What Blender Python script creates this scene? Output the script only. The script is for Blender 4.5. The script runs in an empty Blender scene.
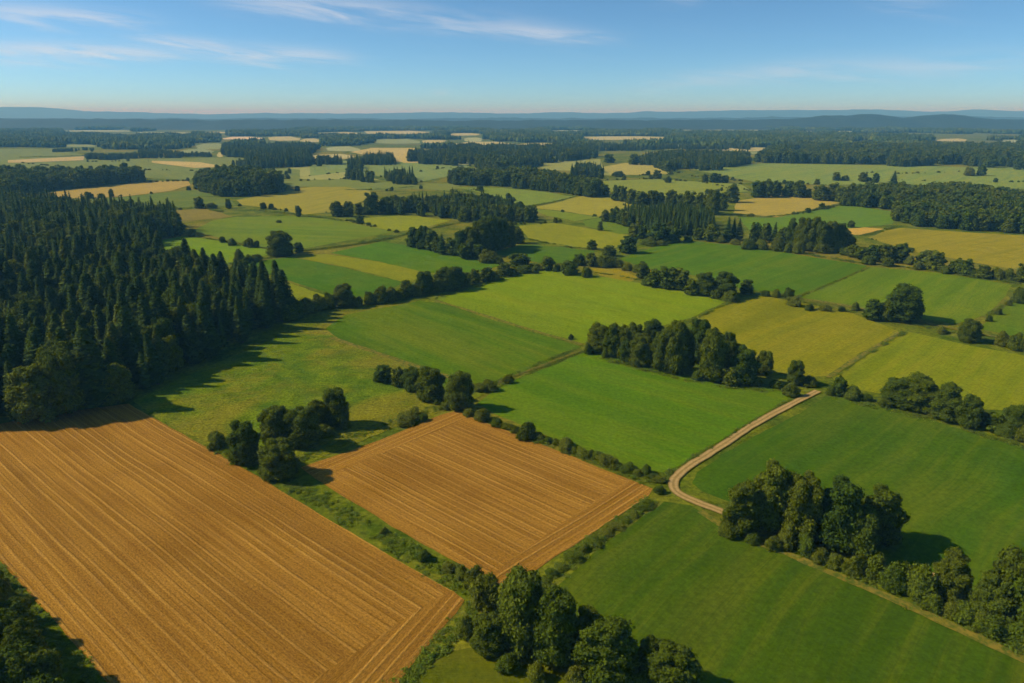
import bpy, math, random
import numpy as np
from mathutils import Vector, noise as mnoise
from mathutils.geometry import tessellate_polygon

random.seed(7)
RNG = np.random.default_rng(7)
R = math.radians
scene = bpy.context.scene
COL = scene.collection

# ------------------------------------------------------------------ camera
F, CX, CY, YH, CAM_H = 700.0, 512.0, 341.5, 114.5, 100.0
PITCH = math.atan((CY - YH) / F)
SP, CP = math.sin(PITCH), math.cos(PITCH)
cam = bpy.data.cameras.new('camera')
cam_o = bpy.data.objects.new('camera', cam)
COL.objects.link(cam_o)
cam_o.location = (0, 0, CAM_H)
cam_o.rotation_euler = (math.pi / 2 - PITCH, 0, 0)
cam.sensor_width = 36.0
cam.lens = F * 36.0 / 1024.0
cam.clip_start = 1.0
cam.clip_end = 120000.0
scene.camera = cam_o


def ray(px, py):
    x, y = (px - CX) / F, (CY - py) / F
    return x, CP + y * SP, -SP + y * CP


def gp(px, py):
    """ground point seen at a photo position"""
    x, y, z = ray(px, py)
    t = CAM_H / -z
    return x * t, y * t


def proj(X, Y, Z=0.0):
    d = CP * Y - SP * (Z - CAM_H)
    u = SP * Y + CP * (Z - CAM_H)
    return CX + F * X / d, CY - F * u / d, d


def depth_at(X, Y):
    return CP * Y + SP * CAM_H


def inside(x, y, poly):
    c = False
    n = len(poly)
    j = n - 1
    for i in range(n):
        xi, yi = poly[i]
        xj, yj = poly[j]
        if (yi > y) != (yj > y) and x < (xj - xi) * (y - yi) / (yj - yi) + xi:
            c = not c
        j = i
    return c


def inside_np(x, y, poly):
    c = np.zeros(x.shape, bool)
    n = len(poly)
    j = n - 1
    for i in range(n):
        xi, yi = poly[i]
        xj, yj = poly[j]
        if yi != yj:
            m = ((yi > y) != (yj > y)) & (x < (xj - xi) * (y - yi) / (yj - yi) + xi)
            c ^= m
        j = i
    return c


# ------------------------------------------------------------------ object helpers
def tag(o, label=None, cat=None, group=None, kind=None):
    if label:
        o['label'] = label
    if cat:
        o['category'] = cat
    if group:
        o['group'] = group
    if kind:
        o['kind'] = kind
    return o


def mesh_np(name, verts, faces, mat, smooth=False):
    """verts (n,3); faces: list of arrays of equal-length rows"""
    me = bpy.data.meshes.new(name)
    verts = np.asarray(verts, np.float32)
    loops, starts = [], []
    k = 0
    for fa in faces:
        fa = np.asarray(fa, np.int32)
        if not len(fa):
            continue
        loops.append(fa.ravel())
        starts.append(k + np.arange(len(fa)) * fa.shape[1])
        k += fa.size
    loops = np.concatenate(loops)
    starts = np.concatenate(starts)
    me.vertices.add(len(verts))
    me.vertices.foreach_set('co', verts.ravel())
    me.loops.add(len(loops))
    me.loops.foreach_set('vertex_index', loops)
    me.polygons.add(len(starts))
    me.polygons.foreach_set('loop_start', starts.astype(np.int32))
    me.update(calc_edges=True)
    if smooth:
        me.polygons.foreach_set('use_smooth', np.ones(len(starts), bool))
    me.validate()
    if mat:
        me.materials.append(mat)
    return me


def add(name, me, parent=None, loc=None):
    o = bpy.data.objects.new(name, me)
    COL.objects.link(o)
    if parent:
        o.parent = parent
    if loc:
        o.location = loc
    return o


# ------------------------------------------------------------------ materials
def lin(c):
    return tuple((v / 255 / 12.92 if v / 255 <= 0.04045 else ((v / 255 + 0.055) / 1.055) ** 2.4) for v in c)


class NT:
    def __init__(self, name):
        self.m = bpy.data.materials.new(name)
        self.m.use_nodes = True
        self.t = self.m.node_tree
        self.t.nodes.clear()
        self.out = self.t.nodes.new('ShaderNodeOutputMaterial')

    def n(self, typ, **kw):
        nd = self.t.nodes.new(typ)
        for k, v in kw.items():
            setattr(nd, k, v)
        return nd

    def l(self, a, b):
        self.t.links.new(a, b)

    def set(self, sock, v):
        if hasattr(v, 'links') or isinstance(v, bpy.types.NodeSocket):
            self.l(v, sock)
        else:
            sock.default_value = v

    def math(self, op, a, b=0.0, clamp=False):
        nd = self.n('ShaderNodeMath', operation=op, use_clamp=clamp)
        self.set(nd.inputs[0], a)
        self.set(nd.inputs[1], b)
        return nd.outputs[0]

    def mix(self, f, a, b, mode='MIX'):
        nd = self.n('ShaderNodeMix', data_type='RGBA', blend_type=mode)
        self.set(nd.inputs[0], f)
        self.set(nd.inputs[6], a if not isinstance(a, tuple) else (*a[:3], 1))
        self.set(nd.inputs[7], b if not isinstance(b, tuple) else (*b[:3], 1))
        return nd.outputs[2]

    def noise(self, vec, scale, detail=3.0, rough=0.55, dist=0.0):
        nd = self.n('ShaderNodeTexNoise')
        nd.inputs['Scale'].default_value = scale
        nd.inputs['Detail'].default_value = detail
        nd.inputs['Roughness'].default_value = rough
        nd.inputs['Distortion'].default_value = dist
        if vec is not None:
            self.l(vec, nd.inputs['Vector'])
        return nd.outputs['Fac']

    def ramp(self, f, lo, hi, a=0.0, b=1.0):
        nd = self.n('ShaderNodeMapRange', interpolation_type='SMOOTHSTEP')
        self.set(nd.inputs[0], f)
        nd.inputs[1].default_value = lo
        nd.inputs[2].default_value = hi
        nd.inputs[3].default_value = a
        nd.inputs[4].default_value = b
        return nd.outputs[0]

    def vscale(self, vec, s):
        nd = self.n('ShaderNodeVectorMath', operation='MULTIPLY')
        self.l(vec, nd.inputs[0])
        nd.inputs[1].default_value = s
        return nd.outputs[0]

    def bsdf(self, col, rough=0.9, spec=0.15, bump=None, bump_d=0.1):
        b = self.n('ShaderNodeBsdfPrincipled')
        self.set(b.inputs['Base Color'], col if not isinstance(col, tuple) else (*col[:3], 1))
        b.inputs['Roughness'].default_value = rough
        b.inputs['Specular IOR Level'].default_value = spec
        if bump is not None:
            bn = self.n('ShaderNodeBump')
            bn.inputs['Strength'].default_value = 1.0
            bn.inputs['Distance'].default_value = bump_d
            self.l(bump, bn.inputs['Height'])
            self.l(bn.outputs[0], b.inputs['Normal'])
        return b

    def done(self, b):
        self.l(b.outputs[0], self.out.inputs['Surface'])
        return self.m


KALB = 1.22   # photo tone of a sunlit level surface -> base colour


def alb(c, k=1.0):
    return tuple(min(0.8, v * KALB * k) for v in lin(c))


def mat_crop():
    """green or pale crops: base colour per field (object colour), row strength in its alpha, rows along the field's own UV"""
    t = NT('crop')
    oi = t.n('ShaderNodeObjectInfo')
    geo = t.n('ShaderNodeNewGeometry')
    pos = geo.outputs['Position']
    uv = t.n('ShaderNodeUVMap', uv_map='rows').outputs[0]
    warp = t.n('ShaderNodeVectorMath', operation='ADD')
    nv = t.n('ShaderNodeTexNoise')
    nv.inputs['Scale'].default_value = 0.02
    t.l(uv, nv.inputs['Vector'])
    sc = t.vscale(nv.outputs['Color'], (0, 7, 0))
    t.l(uv, warp.inputs[0])
    t.l(sc, warp.inputs[1])
    streak = t.noise(t.vscale(warp.outputs[0], (0.008, 0.16, 1)), 1.0, 5, 0.6)
    wide = t.noise(t.vscale(warp.outputs[0], (0.0025, 0.028, 1)), 1.0, 4, 0.6)
    fines = t.noise(t.vscale(warp.outputs[0], (0.05, 1.7, 1)), 1.0, 3, 0.6)
    big = t.noise(pos, 0.013, 4, 0.55, 0.6)
    mid = t.noise(pos, 0.07, 5, 0.6)
    fine = t.noise(pos, 0.7, 4, 0.75)
    base = oi.outputs['Color']
    yellow = t.mix(0.7, base, (0.23, 0.195, 0.012))
    dark = t.mix(1.0, base, (0.66, 0.72, 0.75), 'MULTIPLY')
    lite = t.mix(1.0, base, (1.28, 1.20, 1.1), 'MULTIPLY')
    c = t.mix(t.ramp(big, 0.40, 0.72, 0, 0.42), base, yellow)
    c = t.mix(t.ramp(mid, 0.30, 0.70, 0, 1.0), t.mix(0.5, c, dark), c)
    c = t.mix(t.math('MULTIPLY', t.ramp(streak, 0.44, 0.66), oi.outputs['Alpha']), c, t.mix(0.6, lite, yellow))
    c = t.mix(t.math('MULTIPLY', t.ramp(streak, 0.50, 0.32), t.math('MULTIPLY', oi.outputs['Alpha'], 0.8)), c, dark)
    c = t.mix(t.math('MULTIPLY', t.ramp(wide, 0.50, 0.66), t.math('MULTIPLY', oi.outputs['Alpha'], 0.75)), c, t.mix(0.8, lite, yellow))
    c = t.mix(t.math('MULTIPLY', t.ramp(wide, 0.48, 0.34), t.math('MULTIPLY', oi.outputs['Alpha'], 0.9)), c, dark)
    c = t.mix(t.math('MULTIPLY', t.ramp(fines, 0.45, 0.7), t.math('MULTIPLY', oi.outputs['Alpha'], 0.7)), c, dark)
    c = t.mix(t.ramp(fine, 0.30, 0.70), t.mix(1.0, c, (0.78, 0.79, 0.78), 'MULTIPLY'), t.mix(1.0, c, (1.16, 1.15, 1.13), 'MULTIPLY'))
    h = t.math('ADD', t.math('MULTIPLY', fine, 0.30), t.math('ADD', t.math('MULTIPLY', mid, 2.2), t.math('MULTIPLY', fines, 0.2)))
    return t.done(t.bsdf(c, 0.95, 0.02, h, 0.55))


def mat_stubble():
    t = NT('stubble')
    geo = t.n('ShaderNodeNewGeometry')
    pos = geo.outputs['Position']
    uv = t.n('ShaderNodeUVMap', uv_map='rows').outputs[0]
    nv = t.n('ShaderNodeTexNoise')
    nv.inputs['Scale'].default_value = 0.016
    nv.inputs['Detail'].default_value = 2
    t.l(uv, nv.inputs['Vector'])
    warp = t.n('ShaderNodeVectorMath', operation='ADD')
    t.l(uv, warp.inputs[0])
    t.l(t.vscale(nv.outputs['Color'], (0, 2.4, 0)), warp.inputs[1])
    w = warp.outputs[0]
    sep = t.n('ShaderNodeSeparateXYZ')
    t.l(w, sep.inputs[0])
    v = sep.outputs[1]
    # swath lines about every 3.4 m, each of its own strength
    ph = t.math('MULTIPLY', v, 2 * math.pi / 2.1)
    s1 = t.math('SINE', ph)
    line = t.ramp(s1, 0.30, 1.0)
    s2 = t.math('SINE', t.math('MULTIPLY', v, 2 * math.pi / 0.9))
    keep = t.noise(t.vscale(w, (0.012, 0.30, 1)), 1.0, 2, 0.5)
    line = t.math('MULTIPLY', line, t.ramp(keep, 0.36, 0.60))
    streak = t.noise(t.vscale(w, (0.02, 0.9, 1)), 1.0, 5, 0.68)
    fine = t.noise(t.vscale(w, (1.3, 3.2, 1)), 1.0, 4, 0.75)
    big = t.noise(pos, 0.022, 4, 0.6, 0.4)
    a, b, c3 = alb((134, 94, 27)), alb((162, 118, 42)), alb((190, 146, 68))
    c = t.mix(t.ramp(streak, 0.34, 0.62), a, b)
    c = t.mix(t.ramp(s2, -0.2, 0.9, 0, 0.22), c, a)
    wide = t.noise(t.vscale(w, (0.006, 0.10, 1)), 1.0, 3, 0.5)
    c = t.mix(t.ramp(wide, 0.42, 0.66, 0, 0.45), c, alb((122, 86, 24)))
    c = t.mix(t.math('MULTIPLY', line, 0.45), c, c3)
    c = t.mix(t.ramp(big, 0.42, 0.72, 0, 0.45), c, alb((114, 76, 8)))
    c = t.mix(t.ramp(fine, 0.30, 0.68), t.mix(1.0, c, (0.55, 0.53, 0.5), 'MULTIPLY'), t.mix(1.0, c, (1.28, 1.27, 1.25), 'MULTIPLY'))
    h = t.math('ADD', t.math('MULTIPLY', line, 0.5), t.math('ADD', t.math('MULTIPLY', fine, 0.6), t.math('MULTIPLY', streak, 0.7)))
    return t.done(t.bsdf(c, 0.95, 0.03, h, 0.3))


def mat_ground():
    t = NT('rough_grass')
    pos = t.n('ShaderNodeNewGeometry').outputs['Position']
    big = t.noise(pos, 0.006, 5, 0.6, 0.5)
    mid = t.noise(pos, 0.06, 5, 0.65)
    fine = t.noise(pos, 0.55, 4, 0.75)
    g1, g2, g3 = alb((66, 84, 10)), alb((108, 110, 20)), alb((140, 118, 40))
    c = t.mix(t.ramp(mid, 0.35, 0.65), g1, g2)
    c = t.mix(t.ramp(big, 0.46, 0.66, 0, 0.6), c, g3)
    c = t.mix(t.ramp(fine, 0.3, 0.7), t.mix(1.0, c, (0.55, 0.58, 0.55), 'MULTIPLY'), t.mix(1.0, c, (1.3, 1.3, 1.25), 'MULTIPLY'))
    # woodland floor beyond the farmland
    sep = t.n('ShaderNodeSeparateXYZ')
    t.l(pos, sep.inputs[0])
    yy = t.math('ADD', sep.outputs[1], t.math('MULTIPLY', t.math('SUBTRACT', big, 0.5), 1400))
    c = t.mix(t.ramp(yy, 2100, 2700, 0, 0.35), c, (0.070, 0.105, 0.030))
    h = t.math('ADD', t.math('MULTIPLY', fine, 0.6), t.math('MULTIPLY', mid, 2.0))
    return t.done(t.bsdf(c, 0.95, 0.02, h, 0.6))


def mat_track():
    t = NT('dirt')
    pos = t.n('ShaderNodeNewGeometry').outputs['Position']
    uv = t.n('ShaderNodeUVMap', uv_map='rows').outputs[0]
    sep = t.n('ShaderNodeSeparateXYZ')
    t.l(uv, sep.inputs[0])
    v = t.math('ABSOLUTE', sep.outputs[1])          # 0 centre, 1 edge
    mid = t.noise(pos, 0.35, 4, 0.65)
    fine = t.noise(pos, 1.6, 4, 0.75)
    vv = t.math('ADD', v, t.math('MULTIPLY', t.math('SUBTRACT', mid, 0.5), 0.35))
    rut = t.math('SUBTRACT', 1.0, t.ramp(t.math('ABSOLUTE', t.math('SUBTRACT', vv, 0.48)), 0.10, 0.40))
    c = t.mix(rut, alb((146, 120, 62)), alb((176, 145, 88)))
    c = t.mix(t.ramp(vv, 0.80, 1.0), c, alb((112, 100, 40)))
    c = t.mix(t.ramp(fine, 0.3, 0.7), t.mix(1.0, c, (0.72, 0.7, 0.68), 'MULTIPLY'), c)
    return t.done(t.bsdf(c, 0.95, 0.1, fine, 0.15))


def mat_leaf(name, cols, var=0.5, transl=0.22):
    """leaf colour differs from tree to tree and from spray to spray"""
    t = NT(name)
    oi = t.n('ShaderNodeObjectInfo')
    geo = t.n('ShaderNodeNewGeometry')
    cr = t.n('ShaderNodeValToRGB')
    e = cr.color_ramp.elements
    e[0].color = (*cols[0], 1)
    e[1].color = (*cols[-1], 1)
    for i, c in enumerate(cols[1:-1]):
        x = e.new((i + 1) / (len(cols) - 1))
        x.color = (*c, 1)
    t.l(oi.outputs['Random'], cr.inputs[0])
    isl = geo.outputs['Random Per Island']
    c = t.mix(isl, t.mix(1.0, cr.outputs[0], (1 - var * 0.7, 1 - var * 0.7, 1 - var * 0.6), 'MULTIPLY'),
              t.mix(1.0, cr.outputs[0], (1 + var, 1 + var * 0.85, 1 + var * 0.3), 'MULTIPLY'))
    b = t.bsdf(c, 0.8, 0.04)
    tr = t.n('ShaderNodeBsdfTranslucent')
    t.l(t.mix(1.0, c, (1.25, 1.2, 0.6), 'MULTIPLY'), tr.inputs[0])
    mx = t.n('ShaderNodeMixShader')
    mx.inputs[0].default_value = transl
    t.l(b.outputs[0], mx.inputs[1])
    t.l(tr.outputs[0], mx.inputs[2])
    t.l(mx.outputs[0], t.out.inputs['Surface'])
    return t.m


def mat_plain(name, c, ns=2.0, k=0.5, rough=0.9):
    t = NT(name)
    pos = t.n('ShaderNodeTexCoord').outputs['Object']
    n = t.noise(pos, ns, 4, 0.7)
    col = t.mix(n, tuple(v * (1 - k) for v in c), tuple(v * (1 + k) for v in c))
    return t.done(t.bsdf(col, rough, 0.1, n, 0.05))


def mat_meadow():
    t = NT('meadow_grass')
    pos = t.n('ShaderNodeNewGeometry').outputs['Position']
    big = t.noise(pos, 0.018, 5, 0.6, 0.8)
    mid = t.noise(pos, 0.10, 5, 0.65, 0.5)
    small = t.noise(t.vscale(pos, (0.5, 1.0, 1)), 0.45, 4, 0.7)
    fine = t.noise(pos, 1.1, 4, 0.75)
    c = t.mix(t.ramp(mid, 0.34, 0.66), alb((68, 94, 10)), alb((108, 122, 16)))
    c = t.mix(t.ramp(big, 0.43, 0.60, 0, 0.75), c, alb((126, 116, 28)))
    c = t.mix(t.ramp(big, 0.50, 0.34, 0, 0.5), c, alb((92, 112, 16)))
    c = t.mix(t.ramp(small, 0.56, 0.70, 0, 0.6), c, alb((48, 64, 12)))
    c = t.mix(t.ramp(fine, 0.3, 0.7), t.mix(1.0, c, (0.6, 0.62, 0.6), 'MULTIPLY'), t.mix(1.0, c, (1.3, 1.28, 1.25), 'MULTIPLY'))
    h = t.math('ADD', t.math('MULTIPLY', fine, 0.6), t.math('ADD', t.math('MULTIPLY', mid, 2.5), t.math('MULTIPLY', small, 0.9)))
    return t.done(t.bsdf(c, 0.95, 0.02, h, 0.7))


M_MEADOW = mat_meadow()
M_CROP, M_STUB, M_GROUND, M_TRACK = mat_crop(), mat_stubble(), mat_ground(), mat_track()
M_LEAF = mat_leaf('broadleaf_foliage', [(0.056, 0.096, 0.010), (0.090, 0.128, 0.008), (0.128, 0.156, 0.010), (0.064, 0.110, 0.012), (0.112, 0.136, 0.009), (0.070, 0.112, 0.008)], 0.5, 0.28)
M_BUSH = mat_leaf('shrub_foliage', [(0.082, 0.126, 0.009), (0.115, 0.150, 0.011), (0.142, 0.160, 0.015)], 0.5, 0.28)
M_FIR = mat_leaf('conifer_needles', [(0.038, 0.072, 0.009), (0.062, 0.100, 0.010), (0.046, 0.080, 0.012), (0.105, 0.130, 0.012)], 0.45, 0.16)
M_WEED = mat_leaf('weed_leaves', [(0.125, 0.19, 0.014), (0.17, 0.21, 0.018)], 0.35, 0.35)
M_BARK = mat_plain('bark', (0.10, 0.075, 0.05), 3.0)
M_HILL = mat_plain('wooded_hill', (0.030, 0.045, 0.022), 0.004, 0.5)


# ------------------------------------------------------------------ foliage meshes
def unit_dirs(n, rng):
    d = rng.normal(size=(n, 3))
    return d / np.linalg.norm(d, axis=1, keepdims=True)


def leaf_quads(cen, nrm, size, rng, aspect=0.7, bend=0.25):
    """bent four-cornered leaf sprays: verts (4n,3), faces (n,4)"""
    n = len(cen)
    a = np.cross(nrm, unit_dirs(n, rng))
    a /= np.linalg.norm(a, axis=1, keepdims=True) + 1e-9
    b = np.cross(nrm, a)
    s = size[:, None]
    j = 1 + 0.35 * rng.uniform(-1, 1, (n, 4))
    v = np.empty((n, 4, 3))
    v[:, 0] = cen - a * s * j[:, :1]
    v[:, 1] = cen - b * s * aspect * j[:, 1:2] - nrm * s * bend
    v[:, 2] = cen + a * s * j[:, 2:3]
    v[:, 3] = cen + b * s * aspect * j[:, 3:4] - nrm * s * bend
    return v.reshape(-1, 3), np.arange(4 * n).reshape(n, 4)


def ico(sub):
    import bmesh
    bm = bmesh.new()
    bmesh.ops.create_icosphere(bm, subdivisions=sub, radius=1.0)
    v = np.array([x.co[:] for x in bm.verts])
    f = np.array([[q.index for q in p.verts] for p in bm.faces])
    bm.free()
    return v, f


ICO1, ICO2 = ico(1), ico(2)


class Acc:
    def __init__(self):
        self.v, self.q, self.t, self.k = [], [], [], 0

    def add(self, v, f):
        (self.q if f.shape[1] == 4 else self.t).append(f + self.k)
        self.v.append(v)
        self.k += len(v)

    def mesh(self, name, mat):
        fs = []
        if self.q:
            fs.append(np.concatenate(self.q))
        if self.t:
            fs.append(np.concatenate(self.t))
        return mesh_np(name, np.concatenate(self.v), fs, mat)


def tube(pts, rad, seg=7):
    pts = np.asarray(pts, float)
    n = len(pts)
    vs = []
    for i in range(n):
        d = pts[min(i + 1, n - 1)] - pts[max(i - 1, 0)]
        d /= np.linalg.norm(d)
        a = np.cross(d, (0.31, 0.95, 0.1))
        a /= np.linalg.norm(a)
        b = np.cross(d, a)
        for k in range(seg):
            w = 2 * math.pi * k / seg
            vs.append(pts[i] + (a * math.cos(w) + b * math.sin(w)) * rad[i])
    fs = []
    for i in range(n - 1):
        for k in range(seg):
            k2 = (k + 1) % seg
            fs.append((i * seg + k, i * seg + k2, i * seg + seg + k2, i * seg + seg + k))
    return np.array(vs), np.array(fs)


def lobes_for(rng, n, H, Rr, z0, top=0.55):
    """lobe centres and radii filling an uneven dome-shaped crown"""
    out = []
    for i in range(n):
        tz = (i + rng.uniform(0, 1)) / n * 0.90 + 0.05
        mid = top - 0.12
        prof = math.sqrt(max(0.04, 1 - ((tz - mid) / (1.04 - mid if tz > mid else mid + 0.25)) ** 2))
        a = i * 2.399 + rng.uniform(-0.7, 0.7)
        rr = Rr * prof * rng.uniform(0.42, 0.80)
        c = np.array([math.cos(a) * rr, math.sin(a) * rr, z0 + (H - z0) * tz * 0.93])
        out.append((c, Rr * rng.uniform(0.24, 0.40) * (0.62 + 0.38 * prof)))
    return out


def broadleaf_crown(seed, H=15.0, Rr=5.0, nl=18, nq=13000, s=0.28, z0=1.2, inner=True, top=0.55):
    rng = np.random.default_rng(seed)
    lob = lobes_for(rng, nl, H, Rr, z0, top)
    for q in range(5):
        a = q * 1.257 + rng.uniform(0, 0.8)
        lob.append((np.array([math.cos(a) * Rr * 0.55, math.sin(a) * Rr * 0.55, z0 + H * rng.uniform(0.10, 0.2)]), Rr * rng.uniform(0.3, 0.42)))
    for q in (0.25, 0.45, 0.63):
        lob.append((np.array([0, 0, z0 + (H - z0) * q]), Rr * (0.66 - 0.2 * (q > 0.5))))
    A = Acc()
    C = np.array([c for c, _ in lob])
    RR = np.array([r for _, r in lob])
    w = RR ** 2
    idx = rng.choice(len(lob), nq * 2, p=w / w.sum())
    d = unit_dirs(nq * 2, rng)
    d[:, 2] = np.where(rng.uniform(size=len(d)) < 0.35, np.abs(d[:, 2]), d[:, 2])
    rad = RR[idx] * rng.uniform(0.78, 1.10, nq * 2) ** 1.0
    # little sprigs that stand proud break up the outline
    rad *= np.where(rng.uniform(size=len(rad)) < 0.14, rng.uniform(1.05, 1.42, len(rad)), 1.0)
    p = C[idx] + d * rad[:, None] * np.array([1, 1, 0.92])
    dist = np.linalg.norm(p[:, None, :] - C[None], axis=2) / RR[None]
    dist[np.arange(len(p)), idx] = 9
    ok = (dist.min(axis=1) > 0.78) & (p[:, 2] > 0.25)
    p, d = p[ok][:nq], d[ok][:nq]
    nrm = d * 0.9 + unit_dirs(len(d), rng) * 0.8 + np.array([0, 0, 0.25])
    nrm /= np.linalg.norm(nrm, axis=1, keepdims=True)
    A.add(*leaf_quads(p, nrm, s * rng.uniform(0.6, 1.35, len(p)), rng))
    if inner:
        for c, r in lob:
            v, f = ICO2 if r > 1.2 and nq > 2000 else ICO1
            v = v * (1 + 0.20 * rng.normal(size=(len(v), 1)).clip(-1.4, 1.4)) * r * 0.72
            v = v + c
            v[:, 2] = np.maximum(v[:, 2], 0.15)
            A.add(v, f)
    return A


def broadleaf_trunk(seed, H=15.0):
    rng = np.random.default_rng(seed + 99)
    A = Acc()
    top = np.array([rng.normal() * 0.4, rng.normal() * 0.4, H * 0.72])
    mid = np.array([rng.normal() * 0.2, rng.normal() * 0.2, H * 0.35])
    A.add(*tube([(0, 0, -0.3), (0, 0, 0.5), mid, top], [0.42, 0.32, 0.24, 0.07]))
    for i in range(6):
        a = i * 1.05 + rng.uniform(0, 0.6)
        z = H * (0.2 + 0.07 * i)
        r = 3.2 - 0.25 * i
        A.add(*tube([mid * (z / (H * 0.35)) if z < H * 0.35 else np.array([mid[0], mid[1], z]),
                     (math.cos(a) * r * 0.5, math.sin(a) * r * 0.5, z + 1.4), (math.cos(a) * r, math.sin(a) * r, z + 2.6)], [0.15, 0.10, 0.04], 5))
    return A


def conifer_crown(seed, H=26.0, Rr=3.6, whorls=26, per=9, sprays=2200, z0=2.0, seg=3, gap=0.12):
    rng = np.random.default_rng(seed)
    A = Acc()
    V, Fq = [], []
    k = 0
    for w in range(whorls):
        t = (w + rng.uniform(-0.3, 0.3)) / whorls
        t = min(max(t, 0), 0.985)
        z = z0 + (H - z0) * t
        r0 = Rr * ((1 - t) ** 0.74) * (0.55 + 0.45 * min(1, t / 0.18)) + 0.15
        n = max(4, int(per * (0.5 + 0.6 * (1 - t))))
        a0 = rng.uniform(0, 6.28)
        for b in range(n):
            if rng.uniform() < gap:
                continue
            a = a0 + 6.283 * b / n + rng.normal() * 0.18
            r = r0 * rng.uniform(0.62, 1.22)
            droop = r * rng.uniform(0.25, 0.55)
            wd = r * rng.uniform(0.30, 0.46) + 0.12
            ca, sa = math.cos(a), math.sin(a)
            prof = [0.10, 1.0, 0.72, 0.05] if seg == 3 else [0.2, 1.0, 0.05]
            for s in range(seg + 1):
                q = s / seg
                rr = r * (0.08 + 0.92 * q)
                zz = z - droop * q ** 1.5 + r * 0.10 * q
                ww = wd * prof[s] * rng.uniform(0.8, 1.2)
                V.append((ca * rr - sa * ww, sa * rr + ca * ww, zz - 0.22 * ww))
                V.append((ca * rr, sa * rr, zz + 0.20 * ww))
                V.append((ca * rr + sa * ww, sa * rr - ca * ww, zz - 0.22 * ww))
            for s in range(seg):
                o = k + s * 3
                Fq.append((o, o + 1, o + 4, o + 3))
                Fq.append((o + 1, o + 2, o + 5, o + 4))
            k += 3 * (seg + 1)
    A.add(np.array(V), np.array(Fq))
    if sprays:
        t = rng.uniform(0, 0.98, sprays) ** 1.25
        a = rng.uniform(0, 6.283, sprays)
        r = (Rr * (1 - t) ** 0.74 * (0.55 + 0.45 * np.minimum(1, t / 0.18)) + 0.1) * rng.uniform(0.55, 1.08, sprays)
        p = np.stack([np.cos(a) * r, np.sin(a) * r, z0 - 0.3 + (H - z0) * t - r * 0.3], 1)
        nr = np.stack([np.cos(a) * 0.6, np.sin(a) * 0.6, np.full(sprays, 0.55)], 1) + 0.6 * unit_dirs(sprays, rng)
        nr /= np.linalg.norm(nr, axis=1, keepdims=True)
        A.add(*leaf_quads(p, nr, 0.34 * rng.uniform(0.6, 1.4, sprays), rng, 0.55))
    # dense core
    v, f = tube([(0, 0, z0 * 0.6), (0, 0, z0 + 2), (0, 0, H * 0.5), (0, 0, H * 0.97)], [Rr * 0.30, Rr * 0.55, Rr * 0.32, 0.04], 8)
    A.add(v, f)
    return A


def conifer_trunk(H=26.0):
    A = Acc()
    A.add(*tube([(0, 0, -0.3), (0, 0, 1.2), (0, 0, H * 0.55), (0, 0, H * 0.96)], [0.42, 0.32, 0.18, 0.03], 8))
    return A


def bush_crown(seed, H=3.2, Rr=2.4, nl=11, nq=3200, s=0.165):
    return broadleaf_crown(seed, H, Rr, nl, nq, s, 0.05, True, 0.5)


HB, WB = 15.0, 10.6
HC, WC = 26.0, 7.6
HS, WS = 3.3, 5.2
BROAD, BROAD_LOW, CON, CON_LOW, BUSH = [], [], [], [], []
for i in range(7):
    z0 = [0.5, 0.3, 1.0, 0.2, 0.8, 0.5, 0.3][i]
    top = [0.55, 0.45, 0.65, 0.5, 0.7, 0.4, 0.6][i]
    BROAD.append((broadleaf_crown(10 + i, nl=34 + 6 * (i % 4), z0=z0, top=top).mesh('broadleaf_crown', M_LEAF),
                  broadleaf_trunk(i).mesh('broadleaf_trunk', M_BARK)))
for i in range(6):
    CON.append((conifer_crown(40 + i, Rr=[3.7, 3.2, 4.1, 3.5, 3.0, 3.9][i], gap=0.08 + 0.04 * (i % 3)).mesh('conifer_crown', M_FIR),
                conifer_trunk().mesh('conifer_trunk', M_BARK)))
for i in range(6):
    BUSH.append(bush_crown(70 + i, nl=5 + 2 * (i % 3)).mesh('bush_foliage', M_BUSH))


def with_trunk(A, H, r):
    A.add(*tube([(0, 0, -0.3), (0, 0, H * 0.4)], [r, r * 0.7], 6))
    return A


for i in range(5):
    BROAD_LOW.append(with_trunk(broadleaf_crown(110 + i, nl=20, nq=900, s=0.85, z0=0.3), 15, 0.4).mesh('broadleaf_whole', M_LEAF))
    CON_LOW.append(with_trunk(conifer_crown(140 + i, Rr=3.2 + 0.25 * (i % 3), whorls=15, per=7, sprays=140, seg=2), 26, 0.4).mesh('conifer_whole', M_FIR))


# ------------------------------------------------------------------ fields
def rough_line(pts, closed, amp, rng):
    out = []
    n = len(pts)
    for i in range(n if closed else n - 1):
        a, b = np.array(pts[i]), np.array(pts[(i + 1) % n])
        L = np.linalg.norm(b - a)
        if L < 1e-6:
            continue
        step = max(3.0, 0.012 * np.linalg.norm((a + b) / 2))
        m = max(1, min(60, int(L / step)))
        nrm = np.array([-(b - a)[1], (b - a)[0]]) / L
        for k in range(m):
            q = a + (b - a) * (k / m)
            w = amp * (mnoise.noise(Vector((q[0] * 0.09, q[1] * 0.09, 3.1))) + 0.6 * mnoise.noise(Vector((q[0] * 0.31, q[1] * 0.31, 7.7))))
            out.append(tuple(q + nrm * w))
    if not closed:
        out.append(tuple(pts[-1]))
    return out


NF = [0]


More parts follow.
